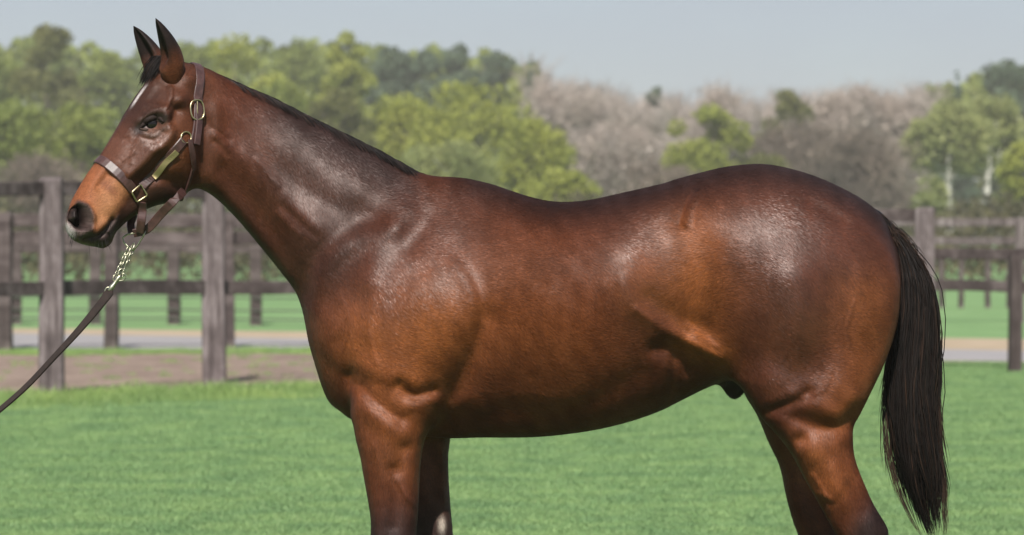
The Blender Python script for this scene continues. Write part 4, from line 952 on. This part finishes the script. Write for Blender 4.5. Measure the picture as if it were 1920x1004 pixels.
while len(pts) < 30000:
    py = random.uniform(1, 1.9); D = 15.5 + (random.random() ** 1.25) * 27; X = random.uniform(-1, 1) * (D * 0.155 + 0.5); Y = D - CAMD
    lim = dn(X) - 0.1 if X < 2.6 else line(gp(0, 655), gp(1900, 684))(X)
    if Y > lim: continue
    pts.append((X, Y, 0)); scl.append(random.uniform(.7, 1.35))
for _ in range(5000):                                               # lawn round the horse's feet and towards the viewer
    pts.append((random.uniform(-2.2, 2.2), random.uniform(-3, 5.5), 0)); scl.append(random.uniform(.7, 1.3))
scatter('mown_grass', pts, scl, mow, 'short mown grass of the lawn round the horse', 'grass')
lng = [blade_patch('long_patch', 60, 0.16, 0.05, 0.14, 0.007, 1.1, M_blade2, 20 + k) for k in range(4)]
pts, scl = [], []
for _ in range(3800):
    X = random.uniform(-6.5, 2.8); o_ = random.gauss(0, 0.85); Y = dn(X) - 1.05 + o_
    if Y > dn(X) + 0.9: continue
    pts.append((X, Y, 0)); scl.append(random.uniform(.3, 1.0) * random.choice((.6, .8, 1, 1.3)) * max(0.3, 1.0 - abs(o_) * 0.35))
for _ in range(700):                                                # strip between earth and path
    X = random.uniform(-7, 3); Y = df(X) + random.gauss(0.35, 0.35); pts.append((X, Y, 0)); scl.append(random.uniform(.3, .7))
for _ in range(260):
    X = random.uniform(-7, 2.6); Y = random.uniform(dn(X), df(X)); pts.append((X, Y, 0.01)); scl.append(random.uniform(.2, .45))
scatter('long_grass', pts, scl, lng, 'longer bright green grass along the edge of the bare earth', 'grass')
# ---- fences
def wood_mat(name, a, b_, c, sc=1.0):
    m = mat(name, rough=0.85, spec=0.2); n = noise(m, 9 * sc, 6, 0.7, stretch=(1, 1, 0.12), coord='Generated' if False else 'Object'); n2 = noise(m, 3.0, 4, 0.6)
    mm = N(m, 'ShaderNodeMath', operation='MULTIPLY_ADD'); mm.inputs[1].default_value = 0.6; L(m, n.outputs[0], mm.inputs[0]); m2 = N(m, 'ShaderNodeMath', operation='MULTIPLY'); m2.inputs[1].default_value = 0.4
    L(m, n2.outputs[0], m2.inputs[0]); L(m, m2.outputs[0], mm.inputs[2]); r = ramp(m, mm.outputs[0], [(0.34, a), (0.5, b_), (0.64, c)]); L(m, r.outputs[0], bsdf(m).inputs['Base Color'])
    L(m, bump(m, n.outputs[0], 0.7, 0.012).outputs[0], bsdf(m).inputs['Normal']); return m
M_post = wood_mat('weathered_post', (0.040, 0.031, 0.031), (0.110, 0.089, 0.088), (0.25, 0.215, 0.215), 2.2)
M_rail = wood_mat('weathered_rail', (0.030, 0.022, 0.021), (0.070, 0.054, 0.052), (0.15, 0.122, 0.118))
for nn in M_rail.node_tree.nodes:
    if nn.type == 'MAPPING': nn.inputs['Scale'].default_value = (0.12, 1, 1)
M_dark = wood_mat('dark_post', (0.030, 0.022, 0.020), (0.055, 0.042, 0.040), (0.10, 0.08, 0.075), 2.2)
def post_mesh(w, d, h, seed):
    """squared timber post: slightly tapered, split down one face, chamfered uneven top"""
    r = random.Random(seed); bm = bmesh.new(); prof = [(-.5, -.42), (-.44, -.5), (-.05, -.5), (-.03, -.44), (.0, -.44), (.02, -.5), (.44, -.5), (.5, -.42), (.5, .42), (.42, .5), (-.42, .5), (-.5, .42)]
    lv = [-0.3, 0, 0.25, 0.5, 0.75, 0.93, 0.985, 1.0]; rings = []
    for t in lv:
        k = 1.03 - 0.05 * t - (0.10 if t == 1.0 else 0); jx, jy = r.uniform(-.006, .006), r.uniform(-.006, .006)
        rings.append([bm.verts.new((x * w * k + jx + r.uniform(-.0025, .0025), y * d * k + jy, (t * h if t > 0 else t) + (r.uniform(-.012, .008) if t == 1.0 else 0))) for x, y in prof])
    n = len(prof)
    for a, b_ in zip(rings[:-1], rings[1:]):
        for k in range(n): bm.faces.new((a[k], a[(k + 1) % n], b_[(k + 1) % n], b_[k]))
    bm.faces.new(rings[-1]); bmesh.ops.recalc_face_normals(bm, faces=bm.faces); me = bpy.data.meshes.new('post'); bm.to_mesh(me); bm.free(); return me
def rail_mesh(a, b_, h, t, seed):
    """one board from a to b, a little bowed and uneven"""
    r = random.Random(seed); d = b_ - a; n = 7; up = Vector((0, 0, 1)); nv_ = d.cross(up).normalized(); bm = bmesh.new(); rings = []; bow = r.uniform(-.012, .012)
    for i in range(n):
        q = i / (n - 1); c = a + d * q + up * (bow * math.sin(math.pi * q)) + nv_ * r.uniform(-.003, .003); hh = h / 2 * r.uniform(.97, 1.03); tt = t / 2
        rings.append([bm.verts.new(c + up * y * hh + nv_ * x * tt) for x, y in ((-1, -.9), (-.8, -1), (.8, -1), (1, -.9), (1, .9), (.8, 1), (-.8, 1), (-1, .9))])
    for p, q in zip(rings[:-1], rings[1:]):
        for k in range(8): bm.faces.new((p[k], p[(k + 1) % 8], q[(k + 1) % 8], q[k]))
    bm.faces.new(rings[0]); bm.faces.new(rings[-1]); bmesh.ops.recalc_face_normals(bm, faces=bm.faces); me = bpy.data.meshes.new('rail'); bm.to_mesh(me); bm.free(); return me
_sd = [100]
def fence(name, label, posts, rails, w=0.16, d=0.16, back=0.10, rh=0.14, rt=0.05, mp=M_post, mr=M_rail, group=None, ends=None):
    """posts: (X, Y, height, material or None to leave it out); rails: heights (or pairs per post) fixed to the posts' far side"""
    root = empty(name, (posts[0][0], posts[0][1], 0)); tag(root, label, 'fence', group); off = Matrix.Translation(-root.location)
    for i, p in enumerate(posts):
        if p[2] is None: continue
        _sd[0] += 1; o = link('post', post_mesh(w, d, p[2], _sd[0]), p[3] if len(p) > 3 else mp, root); o.location = Vector((p[0], p[1], 0)) - root.location; o.rotation_euler = (0, random.uniform(-.008, .008), random.uniform(-.12, .12))
    for i in range(len(posts) - 1):
        for rz in rails:
            z0, z1 = (rz, rz) if not hasattr(rz, '__len__') else (rz[i], rz[i + 1])
            if z0 is None or z1 is None: continue
            a, b_ = Vector((posts[i][0], posts[i][1] + back, z0)), Vector((posts[i + 1][0], posts[i + 1][1] + back, z1)); dd = (b_ - a).normalized() * 0.004
            _sd[0] += 1; o = link('rail', rail_mesh(a + dd, b_ - dd, rh * (random.uniform(.95, 1.05)), rt, _sd[0]), mr, root); o.matrix_parent_inverse = off
    return root
def gpost(px, D): return ((px - 960) * D / FPX, D - CAMD)
def zof(py, D): return CAMH - (py - HOR) * D / FPX
A = [(-110, 29.6), (98, 31.1), (402, 33.2), (700, 34.2), (1030, 35.2), (1385, 36.1), (1734, 37.0)]
hts = [1.86, 1.86, 1.84, 1.62, 1.58, 1.58, 1.63]
top_r = [zof(352, 29.6), zof(353, 31.1), zof(362, 33.2), 1.52, 1.5, 1.5, zof(403, 37)]
low_r = [zof(542, 29.6), zof(541, 31.1), zof(540, 33.2), .90, .90, .9, .9]
fence('paddock_fence', 'tall weathered post and rail fence nearest behind the horse', [(*gpost(x, D), h) for (x, D), h in zip(A, hts)], [top_r, low_r], w=0.20, d=0.16, rh=0.125)
B = [(-200, 42.6), (10, 42.7), (209, 42.9), (428, 43.2), (650, 43.6), (870, 44.0)]
fence('boundary_fence', 'dull brown rail fence standing along the near edge of the path', [(*gpost(x, D), 1.60) for x, D in B], [zof(414, 43), zof(447, 43)], w=0.15, d=0.15, rh=0.16, mp=M_rail)
Cc = [(-118, 53.4), (30, 53.6), (178, 53.6), (326, 53.6), (480, 53.0), (632, 52.6), (790, 52)]
cf = fence('wire_fence', 'small far rail fence with thin wires beyond the path on the left', [(*gpost(x, D), 1.15) for x, D in Cc], [zof(467, 53.6)], w=0.17, d=0.15, rh=0.11, mp=M_rail)
M_wire = mat('wire', (0.10, 0.11, 0.09), 0.6, 0.6)
for zz in (0.40, 0.22, 0.09):
    v, f = tube_data([Vector((*gpost(x, D - .1), zz)) - cf.location for x, D in Cc], 0.012, 5); link('wire', mesh('wire', v, f), M_wire, cf)
Ef = [(1734, 37.0, None), (1903, 36.1, 1.16), (2090, 35.2, 1.16)]
fence('low_fence', 'low dark rail fence to the right of the tail', [(*gpost(x, D), h, M_dark) for x, D, h in Ef], [zof(478, 36.1), zof(539, 36.1)], w=0.115, d=0.13, rh=0.11, mr=M_rail)
Ff = [(1560, 54.0, None), (1746, 54.2, None), (1911, 54.5, 1.56), (2080, 55, 1.56)]
fence('lane_fence', 'pale grey rail fence behind the low dark one on the right', [(*gpost(x, D), h) for x, D, h in Ff], [zof(417, 54), zof(452, 54)], w=0.13, d=0.13, rh=0.115, mp=M_post, mr=M_post)
Hf = [(x, 64.0, 1.0) for x in (1690, 1765, 1802, 1852, 1892, 1960)]
fence('field_fence', 'row of small distant posts across the field on the right', [(*gpost(x, D), h, M_rail) for x, D, h in Hf], [0.9], w=0.09, d=0.09, rh=0.09)
# ---- woods
KIND = {'spring': ((0.170, 0.200, 0.036), (0.275, 0.310, 0.056), (0.39, 0.41, 0.105)), 'green': ((0.115, 0.152, 0.036), (0.195, 0.240, 0.056), (0.29, 0.33, 0.095)), 'olive': ((0.090, 0.100, 0.034), (0.150, 0.160, 0.054), (0.22, 0.225, 0.085)),
        'pine': ((0.058, 0.090, 0.058), (0.100, 0.148, 0.092), (0.16, 0.21, 0.135)), 'pale': ((0.16, 0.195, 0.068), (0.26, 0.295, 0.108), (0.37, 0.39, 0.17)),
        'bare': ((0.21, 0.176, 0.158), (0.32, 0.275, 0.252), (0.42, 0.37, 0.345)), 'brown': ((0.085, 0.068, 0.055), (0.145, 0.118, 0.098), (0.215, 0.18, 0.15))}
M_leaf = {k: leaf_mat(k + '_foliage', *v, trans=0.38 if k not in ('bare', 'brown') else 0.0, varscale=0.35, vdark=(0.86, 0.88, 0.86)) for k, v in KIND.items()}
def bark(name, a, b_):
    m = mat(name, rough=0.9); n = noise(m, 3, 5, 0.7, stretch=(1, 1, .25)); r = ramp(m, n.outputs[0], [(0.35, a), (0.65, b_)]); L(m, r.outputs[0], bsdf(m).inputs['Base Color']); return m
M_bark = bark('grey_brown_bark', (0.10, 0.08, 0.065), (0.22, 0.18, 0.15)); M_white = bark('pale_bark', (0.40, 0.38, 0.34), (0.62, 0.60, 0.56))
def quads(C_, size, rng, up=0.25, aspect=0.7):
    n = len(C_); nrm = rng.normal(size=(n, 3)) + np.array([0, -0.35, up]); nrm /= np.linalg.norm(nrm, axis=1, keepdims=True)
    r = rng.normal(size=(n, 3)); a = np.cross(nrm, r); a /= np.linalg.norm(a, axis=1, keepdims=True); b_ = np.cross(nrm, a); s = np.asarray(size).reshape(-1, 1)
    V_ = np.stack([C_ - a * s, C_ - b_ * s * aspect + nrm * s * .15, C_ + a * s, C_ + b_ * s * aspect + nrm * s * .15], 1).reshape(-1, 3)
    return V_, np.arange(4 * n).reshape(-1, 4)
def strips(P0, P1, r0, r1, rng):
    """thin 3-sided twigs"""
    n = len(P0); t = P1 - P0; ref = rng.normal(size=(n, 3)); a = np.cross(t, ref); a /= np.linalg.norm(a, axis=1, keepdims=True) + 1e-9; b_ = np.cross(t, a); b_ /= np.linalg.norm(b_, axis=1, keepdims=True) + 1e-9; V_ = []
    for P, r in ((P0, r0), (P1, r1)):
        for q in (0, 2.094, 4.189): V_.append(P + (a * math.cos(q) + b_ * math.sin(q)) * np.asarray(r).reshape(-1, 1))
    V_ = np.stack(V_, 1).reshape(-1, 3); base = np.arange(n)[:, None] * 6
    F_ = np.concatenate([base + np.array([[k, (k + 1) % 3, 3 + (k + 1) % 3, 3 + k]]) for k in range(3)], 0); return V_, F_
TREES = []
def tree(label, kind, px, top, wpx, D, name='tree', trunkm=None, base_frac=0.28, n=6000, seed=None, conical=False, cat='tree', thick=1.0, dens=1.0):
    seed = seed if seed is not None else len(TREES) * 13 + 5; rng = np.random.default_rng(seed); X, Y = gpost(px, D); H = max(zof(top, D), 1.5); R = wpx * D / FPX / 2 * 1.25
    root = empty(name, (X, Y, 0)); tag(root, label, cat, 'trees of the wood behind the fences'); TREES.append(root); TK = trunkm or M_bark
    # trunk and limbs
    tr = 0.018 * H * thick + 0.06; lean = rng.uniform(-.04, .04, 2); npt = 7; tp = [Vector((lean[0] * H * q + .12 * math.sin(q * 5 + seed), lean[1] * H * q + .1 * math.cos(q * 4), -0.2 + (H * 0.9) * q)) for q in np.linspace(0, 1, npt)]
    V_, F_ = tube_data(tp, list(np.interp(np.linspace(0, 1, npt), [0, .08, .6, 1], [tr * 1.35, tr, tr * .55, tr * .08])), 8); limbs = []
    for k in range(9 if kind not in ('bare', 'brown') else 16):
        q = rng.uniform(base_frac, 0.85); st = tp[0].lerp(tp[-1], q); an = rng.uniform(0, 6.28); rad = R * rng.uniform(.55, .95) * (1.15 - q * .75 if conical else math.sqrt(max(0.08, 1 - ((q - .5) / .62) ** 2)))
        en_ = st + Vector((math.cos(an) * rad, math.sin(an) * rad, H * rng.uniform(.06, .2) * (0.2 if conical else 1))); md = st.lerp(en_, .5) + Vector((0, 0, -.04 * H))
        v, f = tube_data([st, md, en_], [tr * .38 * (1.2 - q), tr * .22 * (1.2 - q), tr * .06], 5); j = len(V_); V_ += v; F_ += [tuple(a + j for a in q_) for q_ in f]; limbs.append((st, md, en_))
    o = link('trunk', mesh('trunk', V_, F_), TK, root, smooth=True)
    # crown
    zc0, zc1 = H * base_frac, H
    if kind in ('bare', 'brown'):
        n2 = int(3400 * dens); li = rng.integers(0, len(limbs), n2); q = rng.uniform(.15, 1, n2)
        P0 = np.array([np.array(limbs[i][0].lerp(limbs[i][2], t)) for i, t in zip(li, q)]) + rng.normal(size=(n2, 3)) * R * .20
        u = rng.normal(size=(n2, 3)); u /= np.linalg.norm(u, axis=1, keepdims=True); u[:, 2] = np.abs(u[:, 2]) * .9 + .25
        ln = rng.uniform(.05, .17, n2) * H * .55; P1 = P0 + u * ln[:, None]
        top_ = H * (1 - .35 * np.clip((np.hypot(P1[:, 0], P1[:, 1]) / (R * 1.25)), 0, 1) ** 2); P1[:, 2] = np.minimum(P1[:, 2], top_ - rng.uniform(0, .1, n2) * H); P0[:, 2] = np.minimum(P0[:, 2], P1[:, 2] - .05)
        m2 = 3; Va, Fa = strips(P0, P1, np.full(n2, .028 * D / 200), np.full(n2, .010 * D / 200), rng); TT = np.repeat(rng.random(n2), 6)
        k = int(4200 * dens); ii = rng.integers(0, n2, k); tt = rng.uniform(.4, 1.05, (k, 1)); Q0 = P0[ii] * (1 - tt) + P1[ii] * tt; u = rng.normal(size=(k, 3)); u[:, 2] += .6; Q1 = Q0 + u * .055 * H * .5
        Vb, Fb = strips(Q0, Q1, np.full(k, .020 * D / 200), np.full(k, .008 * D / 200), rng); Fb = Fb + len(Va); Va = np.concatenate([Va, Vb]); Fa = np.concatenate([Fa, Fb]); TT = np.concatenate([TT, np.repeat(rng.random(k), 6)])
        # buds and catkins on the twigs
        k = int(500 * dens); ii = rng.integers(0, n2, k); Vc, Fc = quads(P1[ii] + rng.normal(size=(k, 3)) * .15, rng.uniform(.07, .16, k) * D / 200, rng); Fa = np.concatenate([Fa, Fc + len(Va)]); Va = np.concatenate([Va, Vc]); TT = np.concatenate([TT, np.repeat(rng.random(k), 4)])
    else:
        nl = int(rng.integers(44, 60)); lobes = []
        for k in range(nl):
            q = rng.uniform(0, 1); z = zc0 + (zc1 - zc0) * q * .93
            prof = (1.05 - q) if conical else math.sqrt(max(.05, 1 - ((q - .42) / .66) ** 2)); rr_ = R * rng.uniform(.20, .36) * (0.6 + .4 * prof) if not conical else R * rng.uniform(.28, .42) * (1.12 - q)
            an = rng.uniform(0, 6.28); dist = max(0, R * prof - rr_ * .75) * math.sqrt(rng.uniform(.15, 1)); lobes.append((dist * math.cos(an), dist * math.sin(an), min(z, H - rr_ * .72 - (0 if conical else .35 * R * (dist / max(R, .1)) ** 2)), rr_))
        lobes += [(0, 0, H - R * .22, R * .26)] if not conical else [(0, 0, zc0 + (zc1 - zc0) * k, R * .5 * (1.10 - k)) for k in (.3, .45, .6, .7, .78, .85, .91, .96)]; n_ = int(n * dens * 1.5); wts = np.array([l[3] ** 2 for l in lobes]); li = rng.choice(len(lobes), n_, p=wts / wts.sum()); Lb_ = np.array(lobes)[li]
        d_ = rng.normal(size=(n_, 3)); d_ /= np.linalg.norm(d_, axis=1, keepdims=True); rad = Lb_[:, 3:4] * (rng.uniform(.35, 1.12, (n_, 1)) ** .6) * (1 + .22 * np.sin(d_[:, :1] * 7 + li[:, None]) * np.cos(d_[:, 2:] * 6))
        Cn = Lb_[:, :3] + d_ * rad * np.array([1, 1, .78 if not conical else .6]); Va, Fa = quads(Cn, rng.uniform(.08, .17, n_) * D / 200 * (0.85 if conical else 1), rng)
        lt = rng.normal(0, .07, len(lobes)); TT = np.repeat(np.clip(.46 + lt[li] + rng.normal(0, .14, n_), 0, 1), 4)
    me = np_mesh('crown', Va, Fa); a_ = me.attributes.new('tone', 'FLOAT', 'POINT'); a_.data.foreach_set('value', TT.astype(np.float32)); link('crown', me, M_leaf[kind], root); return root
# the body of the wood behind the single trees
SKY_L = [(-1900, 150), (-1500, 115), (-1100, 140), (-700, 100), (-400, 110), (0, 95), (80, 85), (190, 115), (300, 112), (450, 95), (560, 102), (650, 95), (720, 112), (860, 112), (990, 128), (1020, 160), (1100, 180), (1180, 205), (1290, 210), (1400, 205), (1470, 205), (1560, 190), (1700, 195), (1760, 178), (1830, 158), (1920, 140), (2300, 140), (2700, 115), (3100, 150), (3500, 120), (3800, 140)]
def wood_mass(x0, x1, n, m, seed, label, D0=275, D1=300, s0=.16, s1=.36):
    rng = np.random.default_rng(seed); px = rng.uniform(x0, x1, n); D = rng.uniform(D0, D1, n); top_ = np.interp(px, *zip(*SKY_L)) - 13 + 9 * np.sin(px / 17.0 + seed) + 6 * np.sin(px / 7.3); z1 = CAMH - (top_ - HOR) * D / FPX
    Cn = np.stack([(px - 960) * D / FPX, D - CAMD, z1 * (rng.random(n) ** .7)], 1); Va, Fa = quads(Cn, rng.uniform(s0, s1, n) * 1.5, rng); me = np_mesh('distant_wood', Va, Fa)
    tn = np.clip(.45 + .25 * np.sin(px / 23.0 + Cn[:, 2] * .9) + rng.normal(0, .18, n), 0, 1); a_ = me.attributes.new('tone', 'FLOAT', 'POINT'); a_.data.foreach_set('value', np.repeat(tn, 4).astype(np.float32)); tag(link('distant_wood', me, m), label, kind='stuff')
wood_mass(-1850, -390, 13000, M_leaf['green'], 4, 'distant green wood running on past the left edge', s0=.24, s1=.5)
wood_mass(2290, 3750, 13000, M_leaf['green'], 5, 'distant green wood running on past the right edge', s0=.24, s1=.5)
wood_mass(-400, 1010, 22000, M_leaf['green'], 1, 'distant green wood filling behind the trees on the left')
def twig_mass(x0, x1, n, m, seed, label):
    rng = np.random.default_rng(seed); px = rng.uniform(x0, x1, n); D = rng.uniform(268, 305, n); top_ = np.interp(px, *zip(*SKY_L)) - 18 + 12 * np.sin(px / 19.0 + seed) + 8 * np.sin(px / 8.1); z1 = CAMH - (top_ - HOR) * D / FPX
    P0 = np.stack([(px - 960) * D / FPX, D - CAMD, z1 * (rng.random(n) ** .75) * .9], 1); u = rng.normal(size=(n, 3)) * .55; u[:, 2] = rng.uniform(.6, 1.3, n); P1 = P0 + u * rng.uniform(.8, 2.0, (n, 1)); P1[:, 2] = np.minimum(P1[:, 2], z1 * 1.04)
    Va, Fa = strips(P0, P1, np.full(n, .055), np.full(n, .012), rng); me = np_mesh('distant_twigs', Va, Fa); a_ = me.attributes.new('tone', 'FLOAT', 'POINT'); a_.data.foreach_set('value', np.repeat(np.clip(rng.normal(.5, .25, n), 0, 1), 6).astype(np.float32)); tag(link('distant_wood', me, m), label, kind='stuff')
twig_mass(985, 1765, 30000, M_leaf['bare'], 2, 'distant leafless grey wood behind the back of the horse')
wood_mass(1740, 2300, 9000, M_leaf['green'], 3, 'distant green wood at the far right')
T = tree
T('broad green tree at the far left edge of the wood', 'green', -30, 66, 170, 215)
T('tall olive tree rising above its neighbours at top left', 'olive', 88, 44, 150, 200)
T('green tree just left of the horse ears', 'green', 195, 92, 130, 230)
T('low green tree in front at the left edge above the top rail', 'green', 15, 185, 200, 150)
T('low leafy tree directly left of the horse face', 'green', 150, 195, 190, 152)
T('green tree between the ears and the horse neck', 'green', 345, 76, 140, 232)
T('bright yellow-green tree right of the ears above the neck', 'spring', 447, 60, 165, 200)
T('mid green tree behind the bright one over the crest', 'green', 560, 70, 130, 242)
T('yellow-green treetop standing up highest over the middle of the neck', 'spring', 650, 58, 105, 215, n=5600)
T('green tree low behind the crest of the neck', 'green', 530, 150, 200, 172)
T('dark olive tree in the hollow above the mane', 'olive', 632, 165, 140, 166)
T('dull green tree at the left end of the dark ridge', 'pine', 728, 84, 120, 262)
T('dark conifer on the ridge left of its tallest point', 'pine', 795, 94, 110, 268)
T('dark conifer topping the middle of the ridge', 'pine', 862, 82, 100, 266)
T('dark conifer on the falling right side of the ridge', 'pine', 930, 95, 110, 270)
T('small pointed conifer at the right end of the ridge', 'pine', 994, 96, 62, 266, conical=True, n=2400)
T('light green tree above the withers, left one of three', 'spring', 752, 178, 180, 176)
T('large rounded light green tree above the withers', 'spring', 890, 152, 250, 172, n=5600)
T('light green tree sloping down to the grey trees over the back', 'spring', 1005, 222, 150, 166)
T('pale low tree with light stems just above the withers', 'pale', 850, 262, 190, 150, trunkm=M_white)
T('low yellow-green tree touching the dip of the back', 'spring', 1052, 318, 140, 152, base_frac=.12)
T('grey leafless tree next to the ridge conifers', 'bare', 1042, 122, 130, 240, name='bare_tree')
T('grey leafless tree sloping from the ridge, second from the conifers', 'bare', 1118, 142, 130, 236, name='bare_tree')
T('grey leafless tree above the middle of the back', 'bare', 1190, 176, 120, 234, name='bare_tree')
T('wide pinkish-grey bare tree low behind the back', 'bare', 1155, 225, 230, 192, name='bare_tree', dens=1.4)
T('small dark round tree alone on the skyline over the loin', 'pine', 1232, 163, 66, 272, n=2400)
T('tall thin leafless tree sticking up above the skyline', 'bare', 1334, 108, 100, 252, name='bare_tree', dens=.7)
T('faint bare tree right of the tall thin one', 'bare', 1402, 176, 120, 246, name='bare_tree')
T('round olive-green tree just above the loin', 'spring', 1330, 196, 160, 182)
T('olive tree rising between the bare trees over the croup', 'olive', 1472, 166, 110, 204)
T('greyish bare tree above the top of the croup', 'brown', 1505, 215, 170, 186, name='bare_tree', dens=1.3)
T('tan leafless tree on the skyline over the rump, left of two', 'bare', 1592, 148, 140, 216, name='bare_tree', dens=1.2)
T('tan leafless tree on the skyline over the rump, right of two', 'bare', 1684, 156, 140, 216, name='bare_tree', dens=1.2)
T('dense brown bare tree right behind the rump', 'brown', 1625, 232, 190, 176, name='bare_tree', dens=1.5)
T('dark conifer peeking up over the pale trees at right', 'pine', 1795, 126, 80, 252, conical=True, n=2600)
T('dark tree filling the top right corner of the wood', 'pine', 1890, 110, 140, 255)
T('pale green tree with a straight white trunk near the tail', 'pale', 1778, 185, 150, 188, trunkm=M_white, base_frac=.55, thick=1.25, n=4200)
T('pale green tree with a white trunk near the right edge', 'pale', 1852, 178, 150, 192, trunkm=M_white, base_frac=.52, thick=1.2, n=4200)
T('thin low light green tree above the rails right of the tail', 'pale', 1742, 330, 70, 160, base_frac=.35, trunkm=M_white, n=1100)
T('light green tree cut by the right edge', 'spring', 1925, 265, 100, 165, trunkm=M_white, base_frac=.45, n=2600)
T('low bare brown tree touching the line of the loin', 'brown', 1240, 292, 150, 165, name='bare_tree')
T('low olive tree touching the top of the croup from behind', 'olive', 1425, 285, 140, 166, base_frac=.1)
T('low brown bush-like tree behind the left fence rails', 'brown', 85, 285, 190, 142, name='bare_tree')
# undergrowth below the trees: one tangled mass
rng = np.random.default_rng(99); n = 44000; Xu = rng.uniform(-1, 1, n); Du = rng.uniform(86, 140, n); hmax = 1.05 + .55 * np.sin(Xu * 23) * np.sin(Xu * 9 + 1) + (Du - 86) * .022
Cn = np.stack([Xu * Du * .29, Du - CAMD, hmax * rng.random(n) ** .8], 1); Va, Fa = quads(Cn, rng.uniform(.05, .14, n) * Du / 100, rng)
me = np_mesh('undergrowth', Va, Fa); a_ = me.attributes.new('tone', 'FLOAT', 'POINT'); a_.data.foreach_set('value', np.repeat(np.clip(rng.normal(.45, .25, n), 0, 1), 4).astype(np.float32))
M_under = leaf_mat('undergrowth_mix', (0.030, 0.026, 0.016), (0.070, 0.066, 0.034), (0.13, 0.125, 0.06), 0.15, 0.7, 0.22, (0.6, 0.62, 0.62))
tag(link('undergrowth', me, M_under), 'dark tangled undergrowth and bushes at the foot of the wood', kind='stuff')
# ---- thin spring haze
hz = bpy.data.materials.new('haze'); hz.use_nodes = True; nt = hz.node_tree; nt.nodes.clear(); ho = nt.nodes.new('ShaderNodeOutputMaterial'); pv = nt.nodes.new('ShaderNodeVolumePrincipled')
pv.inputs['Color'].default_value = (1.0, 0.97, 0.86, 1); pv.inputs['Density'].default_value = 0.0008; pv.inputs['Anisotropy'].default_value = 0.2; nt.links.new(pv.outputs[0], ho.inputs['Volume'])
ho_ = link('haze', bev_box('haze', 260, 400, 17.5, 0), hz); ho_.location = (0, 170, 7.75); tag(ho_, 'thin pale spring haze hanging over the whole place', kind='stuff')
